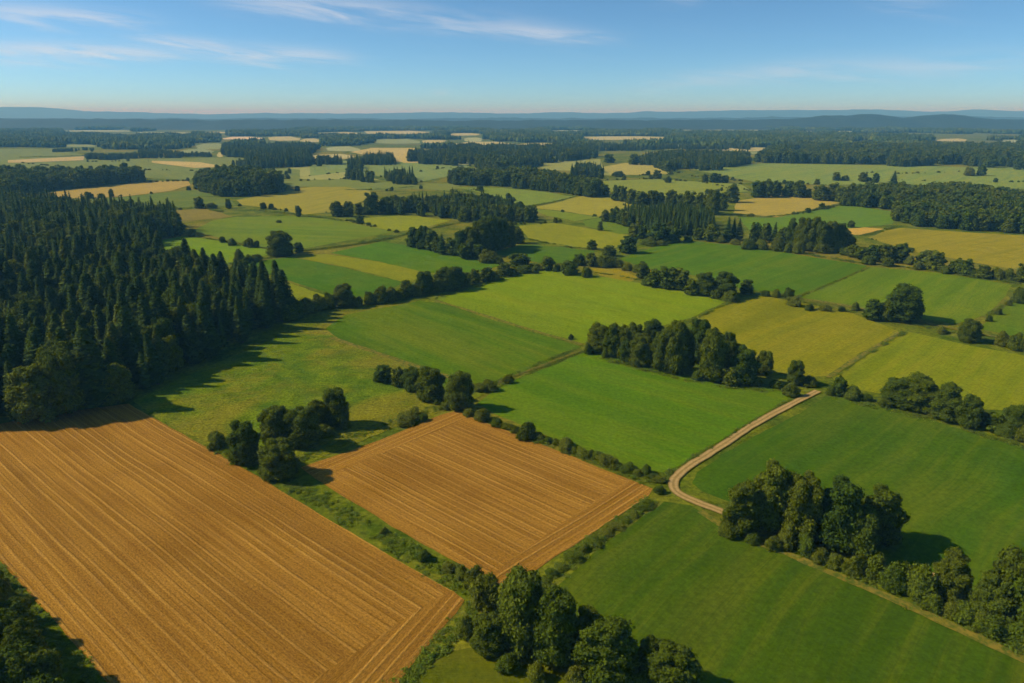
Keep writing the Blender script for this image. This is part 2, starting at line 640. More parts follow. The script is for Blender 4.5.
def sheet(name, polys, mat, label, cat='field', color=None, rows=0.35, k=1.0, amp=0.7, z=None, rdir=None):
    """polys: list of (outline in photo positions, row direction (two photo positions) or None)"""
    NF[0] += 1
    V, Fc, UV = [], [], []
    for pi, (poly, dr) in enumerate(polys):
        g = [gp(*p) for p in poly]
        c = np.mean(g, axis=0)
        far = math.hypot(*c)
        a2 = amp * (1 + far / 900.0)
        g = rough_line(g, True, a2, RNG)
        zz = z if z is not None else 0.06 + 0.004 * (NF[0] % 12) + 0.00012 * far
        zz += 0.03 * pi
        if dr is None:
            e = [(np.hypot(*(np.array(gp(*poly[(i + 1) % len(poly)])) - np.array(gp(*poly[i])))), i) for i in range(len(poly))]
            i = max(e)[1]
            dr = (poly[i], poly[(i + 1) % len(poly)])
        d = np.array(gp(*dr[1])) - np.array(gp(*dr[0]))
        d /= np.linalg.norm(d)
        base = len(V)
        for q in g:
            V.append((q[0], q[1], zz))
            UV.append((q[0] * d[0] + q[1] * d[1] + 13 * NF[0], -q[0] * d[1] + q[1] * d[0] + 7 * NF[0]))
        for t in tessellate_polygon([[Vector((x, y, 0)) for x, y in g]]):
            p, q, r = (V[base + i] for i in t)
            cr = (q[0] - p[0]) * (r[1] - p[1]) - (q[1] - p[1]) * (r[0] - p[0])
            Fc.append([base + i for i in (t if cr > 0 else t[::-1])])
    me = bpy.data.meshes.new(name)
    me.from_pydata(V, [], Fc)
    uvl = me.uv_layers.new(name='rows')
    li = np.empty(len(me.loops), np.int32)
    me.loops.foreach_get('vertex_index', li)
    uvl.data.foreach_set('uv', np.array(UV, np.float32)[li].ravel())
    me.materials.append(mat)
    o = add(name, me)
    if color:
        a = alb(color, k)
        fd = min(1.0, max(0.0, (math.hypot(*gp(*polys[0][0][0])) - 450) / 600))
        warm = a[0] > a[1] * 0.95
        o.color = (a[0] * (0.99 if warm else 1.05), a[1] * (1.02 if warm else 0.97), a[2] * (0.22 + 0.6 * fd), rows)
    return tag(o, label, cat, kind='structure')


def band(name, pts, width, mat, label, cat, z=0.2, uvscale=True, amp=0.25, wvar=0.12):
    """a strip of ground along a line of photo positions"""
    g = rough_line(smooth([gp(*p) for p in pts]), False, amp, RNG)
    V, Fc, UV = [], [], []
    s = 0
    for i, q in enumerate(g):
        a = np.array(g[max(i - 1, 0)])
        b = np.array(g[min(i + 1, len(g) - 1)])
        d = (b - a) / np.linalg.norm(b - a)
        nr = np.array([-d[1], d[0]])
        if i:
            s += math.dist(q, g[i - 1])
        w = width * 0.5 * (1 + wvar * mnoise.noise(Vector((q[0] * 0.2, q[1] * 0.2, 1.0))))
        for k, e in enumerate((-1, -0.5, 0, 0.5, 1)):
            V.append((q[0] + nr[0] * w * e, q[1] + nr[1] * w * e, z))
            UV.append((s, e))
    for i in range(len(g) - 1):
        for k in range(4):
            Fc.append((i * 5 + k + 1, i * 5 + k, i * 5 + 5 + k, i * 5 + 6 + k))
    me = bpy.data.meshes.new(name)
    me.from_pydata(V, [], Fc)
    me.update()
    if me.polygons[0].normal.z < 0:
        me.flip_normals()
    uvl = me.uv_layers.new(name='rows')
    li = np.empty(len(me.loops), np.int32)
    me.loops.foreach_get('vertex_index', li)
    uvl.data.foreach_set('uv', np.array(UV, np.float32)[li].ravel())
    me.materials.append(mat)
    return tag(add(name, me), label, cat, kind='structure')


def smooth(p, it=2):
    for _ in range(it):
        q = [p[0]]
        for a, b in zip(p[:-1], p[1:]):
            a, b = np.array(a), np.array(b)
            q += [tuple(a * 0.75 + b * 0.25), tuple(a * 0.25 + b * 0.75)]
        q.append(p[-1])
        p = q
    return p


# the ground: one sheet out to the horizon
def make_ground():
    r = [-60, 100, 200, 300, 400, 600, 800, 1200, 2000, 3500, 6000, 10000, 18000, 30000, 45000]
    xs = [-45000, -25000, -12000, -6000, -3000, -1500, -800, -400, -200, 0, 200, 400, 800, 1500, 3000, 6000, 12000, 25000, 45000]
    V = [(x, y, 0) for y in r for x in xs]
    n = len(xs)
    Fc = [(i * n + j, i * n + j + 1, (i + 1) * n + j + 1, (i + 1) * n + j) for i in range(len(r) - 1) for j in range(n - 1)]
    me = bpy.data.meshes.new('ground')
    me.from_pydata(V, [], Fc)
    me.materials.append(M_GROUND)
    tag(add('ground', me), 'flat rough grassland and woodland floor between the fields out to the horizon', 'ground', kind='structure')


make_ground()

# foreground stubble
sheet('stubble_field', [
    ([(-160, 440), (0, 424), (60, 412), (128, 404), (215, 452), (300, 502), (400, 562), (452, 592), (463, 601), (456, 613), (400, 682), (335, 770), (170, 770), (108, 683), (55, 622), (0, 562), (-70, 500)], ((128, 404), (455, 594))),
    ([(463, 600), (456, 612), (400, 681), (335, 769), (215, 769), (310, 683), (417, 611), (440, 596), (452, 591.5)], ((456, 612), (400, 681))),
    ([(128, 404.5), (215, 452.5), (300, 502.5), (400, 562.5), (440, 585.5), (424, 592), (385, 572), (290, 513), (200, 463), (112, 411)], ((128, 404), (455, 594))),
], M_STUB, 'large golden stubble field with long harvest lines below the dark conifer forest', amp=0.35)
sheet('stubble_field', [
    ([(301, 468), (380, 440), (440, 415), (456, 411), (520, 436), (600, 468), (653, 489), (648, 497), (590, 534), (520, 581), (504, 587), (480, 576), (400, 531), (335, 491), (316, 479)], ((330, 486), (504, 586))),
    ([(653, 489.3), (648, 497), (590, 533.7), (520, 580.6), (505, 586), (488, 578), (515, 556), (570, 518), (612, 490), (628, 480)], ((648, 497), (520, 581))),
    ([(301.5, 468), (380, 440.3), (440, 415.3), (456, 411.3), (472, 418), (440, 430), (385, 452), (340, 470), (322, 481)], ((380, 440), (440, 415))),
], M_STUB, 'smaller golden stubble field with turning lines along two of its edges', amp=0.35)

C = M_CROP
sheet('crop_field', [([(478, 404), (500, 386), (586, 352), (640, 363), (720, 385), (770, 388), (800, 394), (740, 429), (690, 459), (668, 474), (640, 470), (560, 442), (500, 416)], ((640, 470), (560, 442)))], C,
      'bright green crop field between the smaller stubble field and the tall copse', color=(80, 114, 15), rows=0.5)
sheet('crop_field', [([(826, 397), (772, 428), (722, 455), (697, 473), (692, 483), (701, 491), (722, 499), (800, 522), (870, 560), (960, 588), (1100, 630), (1200, 600), (1130, 470), (1024, 446), (980, 436), (900, 411), (850, 398)], ((826, 397), (772, 428)))], C,
      'deep green crop field beside the pale dirt track, dark copse along its edge', color=(62, 94, 15), rows=0.5)
sheet('crop_field', [([(664, 502), (690, 506), (722, 526), (800, 559), (880, 593), (960, 628), (1060, 678), (1150, 770), (700, 770), (640, 702), (562, 602), (550, 593), (600, 549)], ((664, 502), (555, 590)))], C,
      'dark green crop field under the smaller stubble field, round trees at its corner', color=(62, 87, 13), rows=0.6)
sheet('grass_field', [([(400, 690), (430, 664), (452, 652), (500, 645), (560, 668), (620, 720), (600, 790), (340, 790)], None)], C,
      'small mown grass patch beside the big stubble field, tree clump at its corner', color=(84, 92, 22), rows=0.5)
sheet('meadow', [([(133, 401), (200, 370), (290, 333), (330, 335), (400, 362), (470, 383), (490, 391), (470, 401), (452, 409), (400, 426), (310, 462), (255, 462), (215, 447), (165, 424)], ((330, 338), (480, 390)))], M_MEADOW,
      'rough yellow green meadow between the conifer forest and the smaller stubble field', 'meadow', color=(102, 108, 28), rows=0.25)
sheet('crop_field', [([(325, 329), (345, 315), (420, 301), (440, 303), (520, 329), (582, 347), (500, 382), (489, 389), (420, 366), (340, 339)], ((440, 303), (580, 347)))], C,
      'mid green crop field beyond the rough meadow, hedge row along its far side', color=(76, 106, 18), rows=0.6)
sheet('crop_field', [([(434, 299), (480, 284), (520, 271), (560, 270), (620, 280), (680, 290), (726, 302), (690, 318), (645, 331), (595, 345), (582, 343), (520, 326)], ((434, 299), (582, 343)))], C,
      'brightest yellow green crop field in the middle, dark copse at its corner', color=(112, 134, 20), rows=0.5)
sheet('crop_field', [([(735, 301), (765, 296), (800, 303), (850, 313), (900, 332), (862, 352), (828, 376), (800, 378), (775, 372), (690, 323), (700, 315)], ((828, 376), (900, 332)))], C,
      'olive tan hay field directly behind the tall copse', color=(128, 122, 34), rows=1.0)
sheet('crop_field', [([(905, 331), (970, 346), (1060, 362), (1140, 440), (1024, 413), (985, 410), (940, 401), (880, 394), (840, 386), (832, 377), (868, 354)], ((832, 377), (905, 331)))], C,
      'yellow green hay field behind the round trees, with slanting mown stripes', color=(116, 127, 28), rows=0.9)
sheet('crop_field', [([(869, 267), (940, 273), (1012, 285), (1006, 295), (985, 316), (955, 324), (905, 316), (800, 298), (830, 285)], ((830, 285), (869, 267)))], C,
      'light green field around the big round tree', color=(94, 120, 26), rows=0.7)
sheet('crop_field', [([(1016, 300), (1080, 306), (1090, 350), (1024, 338), (978, 329), (990, 318)], None)], C,
      'small wedge of green field past the light green field, small trees on its border', color=(84, 112, 28), rows=0.3)
sheet('crop_field', [([(618, 259), (660, 245), (690, 241), (760, 248), (810, 257), (868, 266), (830, 284), (795, 296), (770, 291), (745, 290), (700, 276), (650, 269)], ((795, 296), (868, 266)))], C,
      'even mid green field in front of the dark conifer plantation', color=(76, 110, 22), rows=0.5)
sheet('grass_field', [([(590, 268), (618, 270), (640, 278), (630, 282), (600, 276)], None)], C,
      'tiny straw coloured strip between two hedge bushes', color=(142, 124, 46), rows=0.2)
sheet('crop_field', [([(236, 264), (291, 257), (345, 268), (405, 283), (365, 297), (345, 297), (325, 292)], ((291, 257), (405, 283)))], C,
      'dark green strip field beside the single round tree', color=(66, 104, 27), rows=0.15)
sheet('crop_field', [([(293, 257), (325, 254), (380, 262), (428, 273), (408, 283), (345, 267)], ((325, 254), (428, 273)))], C,
      'yellow striped field between two green strip fields', color=(122, 128, 32), rows=0.3)
sheet('crop_field', [([(330, 253), (381, 242), (405, 245), (450, 254), (505, 264), (480, 272), (428, 273), (380, 262)], ((405, 245), (505, 264)))], C,
      'wide green strip field under the small wood, dark ditch along its far edge', color=(74, 110, 28), rows=0.2)
sheet('crop_field', [([(236, 266), (280, 280), (330, 297), (322, 306), (290, 302), (255, 282)], None)], C,
      'narrow yellow green field strip next to the conifer tops', color=(118, 128, 34), rows=0.3)
sheet('grass_field', [([(212, 221), (235, 217), (300, 216), (340, 221), (396, 232), (360, 238), (310, 248), (285, 251), (240, 243), (192, 231)], ((235, 217), (340, 221)))], C,
      'wide olive green pasture behind the single round tree', color=(100, 122, 36), rows=0.5)
sheet('grass_field', [([(341, 221), (380, 217), (410, 215), (450, 221), (420, 229), (398, 232)], None)], C,
      'yellow green wedge of pasture below the long dark wood', color=(128, 136, 40), rows=0.3)
sheet('crop_field', [([(148, 243), (185, 236), (196, 237), (270, 250), (268, 255), (238, 263), (200, 271), (150, 260)], ((196, 237), (270, 250)))], C,
      'bright green field showing over the conifer tops, bushes along its far border', color=(104, 132, 34), rows=0.25)
sheet('bare_field', [([(157, 212), (205, 208.5), (218, 212), (233, 217), (190, 221), (160, 221)], None)], C,
      'dull brown bare field behind the conifer forest', color=(128, 112, 58), rows=0.3)
sheet('grass_field', [([(118, 206), (190, 195), (230, 200), (236, 205), (200, 208), (157, 211)], None)], C,
      'green pasture between the brown bare field and the round wood', color=(96, 112, 46), rows=0.3)
sheet('stubble_field', [([(36, 195), (60, 190), (100, 186), (150, 181), (188, 181), (191, 185), (170, 191), (120, 197), (80, 198.5), (50, 198)], None)], C,
      'distant tan stubble field bordered by tall dark trees, lone bush on it', color=(172, 142, 76), rows=0.5)
sheet('grass_field', [([(83, 200), (120, 197.5), (170, 192), (194, 190), (215, 196), (188, 196), (118, 206)], None)], C,
      'thin green pasture strip in front of the distant tan field', color=(94, 114, 46), rows=0.3)
sheet('hay_field', [([(236, 200), (282, 192), (310, 187), (345, 187), (370, 191), (373, 197), (350, 206), (335, 212), (300, 215), (285, 210), (242, 205)], None)], C,
      'mustard yellow hay field beside the round broadleaf wood', color=(150, 136, 52), rows=0.7)
sheet('grass_field', [([(268, 186), (280, 181), (340, 179), (400, 183), (462, 184), (452, 191), (415, 189), (372, 191), (345, 187), (310, 187)], None)], C,
      'grey green pasture band behind the mustard hay field', color=(112, 124, 56), rows=0.3)
sheet('grass_field', [([(452, 187), (500, 188), (545, 192), (574, 197), (556, 202), (520, 207), (508, 200), (474, 191)], None)], C,
      'light green pasture in front of the mixed wood in the middle distance', color=(114, 132, 48), rows=0.2)
sheet('hay_field', [([(576, 197), (592, 195), (640, 200), (622, 211), (600, 217), (555, 210), (530, 208), (556, 203)], None)], C,
      'yellow hay field in front of the row of round trees', color=(152, 140, 54), rows=0.3)
sheet('grass_field', [([(530, 209), (556, 211), (600, 217.5), (575, 221), (548, 216)], None)], C,
      'narrow green grass wedge below the yellow hay field', color=(110, 128, 40), rows=0.2)
sheet('crop_field', [([(519, 226), (555, 223), (592, 229), (640, 237), (624, 246), (605, 250), (560, 246), (528, 238)], None)], C,
      'yellow green field past the conifer plantation, small wood at its corner', color=(130, 134, 36), rows=0.3)
sheet('crop_field', [([(489, 253), (520, 245), (535, 245), (595, 251), (590, 258), (572, 264), (540, 263), (505, 256)], None)], C,
      'green field in the shade side of the small wood', color=(70, 106, 30), rows=0.2)
sheet('grass_field', [([(583, 221), (600, 218), (642, 231), (620, 234.5), (585, 226)], None)], C,
      'small green paddock just before the conifer plantation', color=(92, 116, 38), rows=0.2)
sheet('hay_field', [([(736, 201), (775, 195.5), (800, 196), (840, 203), (776, 217.3), (734, 213)], None)], C,
      'pale gold hay field framed by dark trees', color=(166, 142, 70), rows=0.35)
sheet('crop_field', [([(738, 217), (776, 218), (845, 205), (895, 212), (893, 224), (860, 228), (835, 229), (800, 232), (750, 232)], None)], C,
      'green field next to the pale gold hay field', color=(92, 122, 40), rows=0.2)
sheet('bare_field', [([(838, 227), (866, 227.5), (884, 229), (858, 235.5), (842, 232)], None)], C,
      'small patch of sandy bare soil behind the dark mixed wood', color=(188, 148, 86), rows=0.2)
sheet('hay_field', [([(868, 238), (884, 231), (900, 228), (960, 232), (1100, 240), (1100, 280), (1024, 271), (970, 262), (910, 251)], ((905, 250), (1000, 232)))], C,
      'large tan and green hay field below the long broadleaf wood', color=(146, 130, 46), rows=0.9)
sheet('hay_field', [([(690, 169), (760, 163.5), (870, 165), (960, 167), (1120, 170), (1120, 186), (1024, 189), (960, 187), (900, 184), (830, 185), (760, 183), (740, 179)], None)], C,
      'long pale green and straw hay field far behind the broadleaf wood', color=(122, 140, 62), rows=1.0)
sheet('grass_field', [([(576, 184), (600, 181), (660, 179), (700, 182), (740, 184), (752, 191), (700, 197), (660, 196), (592, 191)], None)], C,
      'yellow green grass field behind the row of round trees', color=(126, 138, 52), rows=0.8)
sheet('hay_field', [([(596, 168), (625, 163), (660, 166), (668, 174), (640, 175), (610, 175)], None)], C,
      'straw coloured field in front of the distant oval wood', color=(166, 150, 78), rows=0.3)
sheet('grass_field', [([(530, 163), (600, 159), (603, 168), (612, 176), (575, 171), (545, 170)], None)], C,
      'pale green pasture behind the conifer row', color=(140, 144, 74), rows=0.2)
sheet('grass_field', [([(310, 165), (345, 161), (440, 163), (470, 166), (455, 175), (420, 182), (390, 178), (345, 172), (310, 176)], None)], C,
      'grey green plain between distant woods', color=(118, 136, 72), rows=0.5)
sheet('stubble_field', [([(350, 152), (372, 148), (415, 148), (412, 158), (420, 163), (405, 163), (380, 158)], None)], C,
      'distant orange tan stubble field among dark woods', color=(186, 160, 98), rows=0.2)
sheet('grass_field', [([(0, 149), (50, 149), (85, 155), (150, 159), (245, 157), (258, 164), (300, 170), (300, 181), (260, 178), (228, 176), (188, 180), (140, 178), (55, 181), (0, 183), (-60, 184), (-60, 150)], None)], C,
      'broad grey green pasture far beyond the conifer forest', color=(112, 124, 62), rows=0.4)
sheet('stubble_field', [([(8, 160.5), (84, 156.5), (84, 160.5), (20, 163), (8, 163)], None)], C,
      'thin tan field strip on the broad grey green pasture', color=(184, 156, 104), rows=0.2, z=0.75)
sheet('stubble_field', [([(152, 161), (200, 162.5), (226, 167), (195, 168.3), (152, 163)], None)], C,
      'tapering tan field strip with one dark bush at its edge', color=(190, 160, 102), rows=0.2, z=0.75)
sheet('hay_field', [([(285, 168), (310, 165), (345, 172), (380, 180), (345, 179), (310, 180), (280, 176)], None)], C,
      'pale straw patch beside scattered bushes far away', color=(154, 148, 84), rows=0.3)

# far clearings in the woods: (x0, x1, y0, y1, colour)
TAN, PAL, GRN, PNK = (178, 160, 108), (158, 156, 112), (132, 142, 92), (206, 176, 142)
FAR_CLEAR = [
    (-30, 48, 127.3, 128.3, PAL), (65, 130, 130.3, 131.4, PAL), (138, 192, 132.2, 133.4, PAL), (205, 226, 131.8, 132.9, TAN),
    (222, 263, 136.8, 139.2, PNK), (268, 300, 136.5, 140.5, TAN), (300, 320, 138.5, 142, TAN), (265, 289, 143.5, 147, PAL), (196, 228, 143.4, 149, GRN),
    (180, 214, 149, 153, GRN), (153, 161, 150.5, 154, GRN), (217, 223, 152.5, 157, TAN), (62, 96, 144.6, 146.6, GRN),
    (318, 362, 132.2, 134, TAN), (364, 430, 130.8, 134, TAN), (374, 420, 139, 143.5, GRN), (422, 446, 140, 142.6, TAN), (326, 360, 146.5, 151, PAL), (306, 356, 154, 159, TAN),
    (450, 480, 133.2, 135.3, TAN), (464, 482, 137.5, 141.5, PAL), (455, 514, 141.8, 147.5, TAN), (512, 559, 143, 147, TAN), (552, 582, 130.2, 131.4, PAL), (562, 576, 125.3, 126.4, PAL),
    (584, 665, 136.4, 139.6, TAN), (600, 620, 127.2, 128.9, PAL), (628, 641, 128.6, 130, PAL), (682, 770, 129.2, 130.6, PAL), (602, 624, 145, 149, GRN), (668, 690, 144.3, 146.3, GRN), (720, 773, 147.5, 151, TAN),
    (805, 816, 131, 132, PAL), (834, 853, 131, 132.2, PAL), (852, 874, 142, 144, TAN), (788, 812, 146.4, 148, GRN), (750, 787, 151, 155, GRN), (877, 913, 146.4, 150, GRN), (879, 896, 153.6, 156, GRN),
    (935, 967, 138.6, 141.2, TAN), (1003, 1019, 139.8, 142.6, PAL), (964, 996, 144.8, 149.5, GRN), (922, 928, 126, 127.2, PAL), (457, 473, 161.5, 164.5, PAL), (474, 501, 165.5, 169, TAN), (60, 110, 122.6, 123.2, PAL), (400, 460, 125.6, 126.3, PAL), (800, 880, 127.2, 127.8, PAL)]
for i, (x0, x1, y0, y1, c) in enumerate(FAR_CLEAR):
    w, h = x1 - x0, y1 - y0
    r = random.random
    poly = [(x0, y0 + h * (0.2 + 0.5 * r())), (x0 + w * 0.25, y0 + 0.2 * h * r()), (x0 + w * 0.7, y0), (x1, y0 + h * (0.2 + 0.4 * r())), (x1 - w * 0.1 * r(), y1 - 0.1 * h), (x0 + w * 0.4, y1), (x0 + w * 0.05, y1 - 0.3 * h * r())]
    # its near part runs on, hidden behind the treetops in front
    poly = poly[:4] + [(x, y + 0.4) for x, y in poly[4:]]
    kind = {TAN: 'tan', PAL: 'pale straw', GRN: 'grey green', PNK: 'pinkish tan'}[c]
    o = sheet('clearing', [(poly, None)], C, 'thin ' + kind + ' field strip in the dark woods towards the horizon', color=c, rows=0.1)
    o['group'] = kind + ' field strips in the far woods'

# the dirt track and paths
band('dirt_track', [(818, 391.5), (790, 405), (755, 424), (720, 447), (696, 462), (683, 471), (675, 479), (672, 486), (676, 493), (688, 499.5), (704, 506), (722, 512), (742, 522)], 3.0, M_TRACK,
     'pale sandy dirt track that bends between the green crop fields', 'track', z=0.32)
t2 = NT('worn_grass')
_p = t2.n('ShaderNodeNewGeometry').outputs['Position']
_n = t2.noise(_p, 0.5, 4, 0.7)
M_WORN = t2.done(t2.bsdf(t2.mix(t2.ramp(_n, 0.35, 0.65), alb((72, 84, 18)), alb((124, 108, 34))), 0.95, 0.1, _n, 0.2))
band('field_path', [(498, 383), (520, 374), (548, 364), (575, 353), (590, 349)], 1.0, M_WORN, 'narrow earth path between the mid green and bright green fields', 'path', z=0.30)
band('worn_path', [(700, 512), (722, 526), (760, 543), (800, 560), (845, 580), (880, 594), (930, 617), (980, 640), (1040, 668), (1100, 700)], 2.4, M_WORN,
     'worn yellowish strip along the foot of the dark copse', 'path', z=0.30, wvar=0.6)
band('worn_path', [(436, 301), (480, 314), (520, 327), (582, 345)], 1.8, M_WORN, 'pale dry line between the mid green and the yellow green field', 'path', z=0.30, wvar=0.6)
band('worn_path', [(330, 338), (370, 351), (410, 365), (450, 378), (490, 391)], 2.6, M_WORN, 'dry grass line along the far edge of the rough meadow', 'path', z=0.30, wvar=0.8)
band('worn_path', [(828, 378), (850, 363), (875, 348), (903, 331)], 2.2, M_WORN, 'dry line between the olive hay field and the striped hay field', 'path', z=0.30, wvar=0.6)
band('worn_path', [(795, 298), (850, 306), (905, 319), (960, 330), (1040, 346)], 3.5, M_WORN, 'straw coloured grass bank behind the olive hay field', 'path', z=0.30, wvar=0.8)
band('worn_path', [(905, 573), (940, 578), (962, 582)], 4.0, M_TRACK, 'bare sandy patch in the shade behind the copse', 'path', z=0.34, wvar=0.9)

# ------------------------------------------------------------------ trees, each as (x, top, foot, width) read off the photograph
ORD = ['', 'first', 'second', 'third', 'fourth', 'fifth', 'sixth', 'seventh', 'eighth', 'ninth', 'tenth', 'eleventh', 'twelfth', 'thirteenth', 'fourteenth',
       'fifteenth', 'sixteenth', 'seventeenth', 'eighteenth', 'nineteenth', 'twentieth']
TENS = {2: 'twenty', 3: 'thirty', 4: 'forty', 5: 'fifty', 6: 'sixty', 7: 'seventy', 8: 'eighty', 9: 'ninety'}


def ordinal(n):
    if n <= 20:
        return ORD[n]
    t, u = divmod(n, 10)
    return TENS[t] + '-' + ORD[u] if u else TENS[t][:-1] + 'ieth'


TREES = []   # dicts: kind, X, Y, H, W, label, group


def put(kind, X, Y, H, W, label, group, low=False):
    TREES.append(dict(kind=kind, X=X, Y=Y, H=H, W=W, label=label, group=group, app=700 * H / depth_at(X, Y)))


def box(x, yt, yb, w):
    X, Y = gp(x, yb)
    d = depth_at(X, Y)
    W = w * d / F
    n = math.hypot(X, Y)
    k = 1 + 0.36 * W / n
    X, Y = X * k, Y * k
    rx, ry, rz = ray(x, yt)
    H = CAM_H + Y / ry * rz
    return X, Y, max(1.0, H), W


LOOK = {'b': ('broadleaf', 'round dark tree'), 'c': ('conifer', 'pointed conifer'), 's': ('bush', 'green bush')}


def clump(phrase, ref, kind, boxes, group):
    cnt = {}
    tot = {}
    for b in boxes:
        k = b[4] if len(b) > 4 else kind
        tot[k] = tot.get(k, 0) + 1
    hs = {}
    for b in boxes:
        k = b[4] if len(b) > 4 else kind
        hs.setdefault(k, []).append(b[2] - b[1])
    for b in boxes:
        k = b[4] if len(b) > 4 else kind
        cnt[k] = cnt.get(k, 0) + 1
        nm, look = LOOK[k]
        X, Y, H, W = box(*b[:4])
        W *= {'s': 1.15, 'b': 1.14, 'c': 1.5}[k]
        if k == 'b':
            H *= 1.06
        if 'smaller stubble field' in phrase and k == 's' and len(boxes) < 25:
            W *= RNG.uniform(0.8, 1.7)
            H *= RNG.uniform(0.45, 0.8) if 'bank' in phrase else RNG.uniform(0.6, 1.1)
        if tot[k] == 1:
            lab = f'{look}, the only one {phrase}'
        else:
            lab = f'{look}, {ordinal(cnt[k])} from {ref} {phrase}'
        put(nm, X, Y, H, W, lab, group)


clump('in the foremost corner clump', 'the big stubble field', 'b', [
    (467, 615, 641, 20, 's'), (484, 574, 612, 34, 's'), (489, 617, 659, 36), (522, 575, 656, 52), (557, 596, 672, 50), (588, 611, 666, 36),
    (607, 622, 692, 56), (649, 640, 682, 26), (668, 648, 702, 52), (508, 655, 674, 24, 's'), (537, 664, 684, 20, 's'), (575, 668, 692, 26, 's'), (640, 672, 694, 20, 's')], 'trees of the foremost corner clump')
clump('in the corner below the big stubble', 'the field edge', 'b', [
    (6, 578, 604, 18, 's'), (22, 598, 626, 20, 's'), (-14, 590, 655, 44), (10, 618, 672, 38), (36, 634, 668, 24, 's'), (26, 648, 716, 46), (-8, 664, 745, 60), (52, 690, 768, 60), (16, 604, 652, 34), (-6, 628, 692, 46), (34, 622, 690, 38), (46, 652, 716, 42), (20, 668, 735, 48), (0, 568, 590, 16, 's'), (30, 612, 636, 18, 's'), (48, 644, 664, 16, 's'), (96, 712, 790, 60)], 'trees of the dark corner')
clump('of the clump above the big stubble', 'the meadow', 'b', [
    (219, 433, 449, 20, 's'), (249, 421, 467, 30), (238, 446, 464, 16, 's'), (279, 407, 448, 32), (304, 407, 450, 32), (318, 402, 432, 24), (337, 389, 429, 26), (281, 441, 482, 38), (322, 425, 440, 22, 's'), (345, 418, 430, 14, 's'), (293, 458, 468, 12, 's')], 'trees of the clump above the big stubble field')
clump('at the smaller stubble field top corner', 'the meadow', 'b', [
    (385, 365, 384, 18), (399, 368, 388, 14), (414, 368, 393, 20), (431, 369, 403, 29), (459, 373, 412, 26),
    (378, 372, 382, 8, 's'), (409, 409, 424, 20, 's'), (423, 414, 422, 10, 's'), (438, 398, 406, 11, 's'), (447, 401, 409, 10, 's'), (469, 406, 417, 13, 's'), (482, 407, 422, 16, 's'), (489, 378, 392, 14, 's'), (481, 383, 392, 9, 's'), (508, 376, 384, 8, 's')], 'trees at the far corner of the smaller stubble field')
clump('edging the smaller stubble field', 'its top corner', 's', [
    (497, 414, 428, 14), (507, 420, 430, 10), (516, 425, 434, 11), (527, 422, 441, 15), (539, 431, 441, 10), (548, 435, 443, 8), (556, 436, 446, 10), (566, 435, 451, 16), (574, 444, 454, 9), (582, 445, 457, 11),
    (590, 450, 459, 9), (598, 451, 461, 12), (608, 454, 467, 14), (618, 463, 470, 12), (627, 465, 473, 14), (637, 469, 476, 10), (646, 462, 476, 15), (653, 471, 480, 9), (659, 475, 483, 9), (659, 485, 494, 7)], 'bushes along the far edge of the smaller stubble field')
clump('on the smaller stubble field bank', 'the dirt track', 's', [
    (648, 498, 506, 8), (643, 502, 511, 11), (634, 509, 517, 10), (625, 515, 523, 13), (616, 521, 529, 10), (606, 527, 536, 13), (594, 536, 545, 11), (584, 543, 553, 13), (573, 551, 561, 12), (561, 561, 570, 11), (552, 567, 577, 13), (543, 576, 585, 12)], 'low bushes on the bank beside the smaller stubble field')
clump('in the strip between the stubble fields', 'the corner clump', 's', [
    (474, 568, 590, 22), (461, 566, 580, 16), (449, 562, 573, 13), (424, 550, 562, 12), (384, 528, 535, 9)], 'bushes in the grass strip between the stubble fields')
clump('of the tall copse by the bright field', 'the earth path', 'b', [
    (596, 324, 354, 23), (612, 325, 358, 17), (621, 326, 359, 18), (626, 340, 363, 14), (634, 324, 354, 17), (642, 334, 368, 24), (652, 320, 352, 23), (661, 331, 373, 21), (677, 321, 376, 27), (686, 330, 372, 16),
    (698, 320, 366, 23), (714, 329, 383, 28), (726, 331, 374, 15), (736, 344, 372, 17), (730, 368, 387, 16), (743, 349, 387, 28), (763, 351, 377, 17), (795, 361, 386, 17),
    (588, 343, 355, 9, 's'), (605, 348, 358, 9, 's'), (668, 364, 374, 10, 's'), (697, 370, 381, 12, 's'), (754, 377, 387, 12, 's'), (790, 383, 398, 16, 's'), (810, 377, 387, 18, 's'), (775, 380, 389, 12, 's'), (571, 334, 340, 6, 's')], 'trees of the tall copse beside the bright green field')
clump('in the hedge behind the brightest field', 'the straw strip', 'b', [
    (643, 262, 279, 14), (655, 269, 288, 18), (667, 267, 290, 20), (680, 269, 291, 22), (692, 279, 296, 16), (705, 273, 297, 20), (724, 272, 298, 26), (746, 279, 295, 13),
    (571, 264, 276, 12, 's'), (586, 267, 278, 10, 's'), (648, 277, 287, 12, 's'), (716, 288, 299, 14, 's'), (730, 290, 302, 22, 's'), (765, 290, 297, 9, 's'), (776, 289, 298, 10, 's'), (788, 288, 299, 12, 's'), (793, 296, 307, 14, 's'), (809, 304, 311, 10, 's'), (825, 304, 312, 12, 's'), (841, 306, 312, 7, 's'), (855, 302, 311, 9, 's')], 'hedge trees behind the brightest field')
clump('in the light green field corner', 'the hedge', 'b', [
    (871, 299, 321, 19), (900, 286, 323, 37), (886, 301, 322, 16, 's'), (967, 319, 343, 18)], 'trees around the big round tree')
clump('around the green wedge field', 'the big round tree', 's', [
    (941, 326, 334, 12), (978, 330, 336, 8), (989, 315, 322, 7), (998, 308, 315, 7), (1001, 331, 347, 13), (1014, 333, 351, 15), (1018, 287, 304, 14), (1026, 335, 353, 15), (1040, 338, 358, 18), (1008, 300, 306, 7)], 'bushes on the border of the small green wedge field')
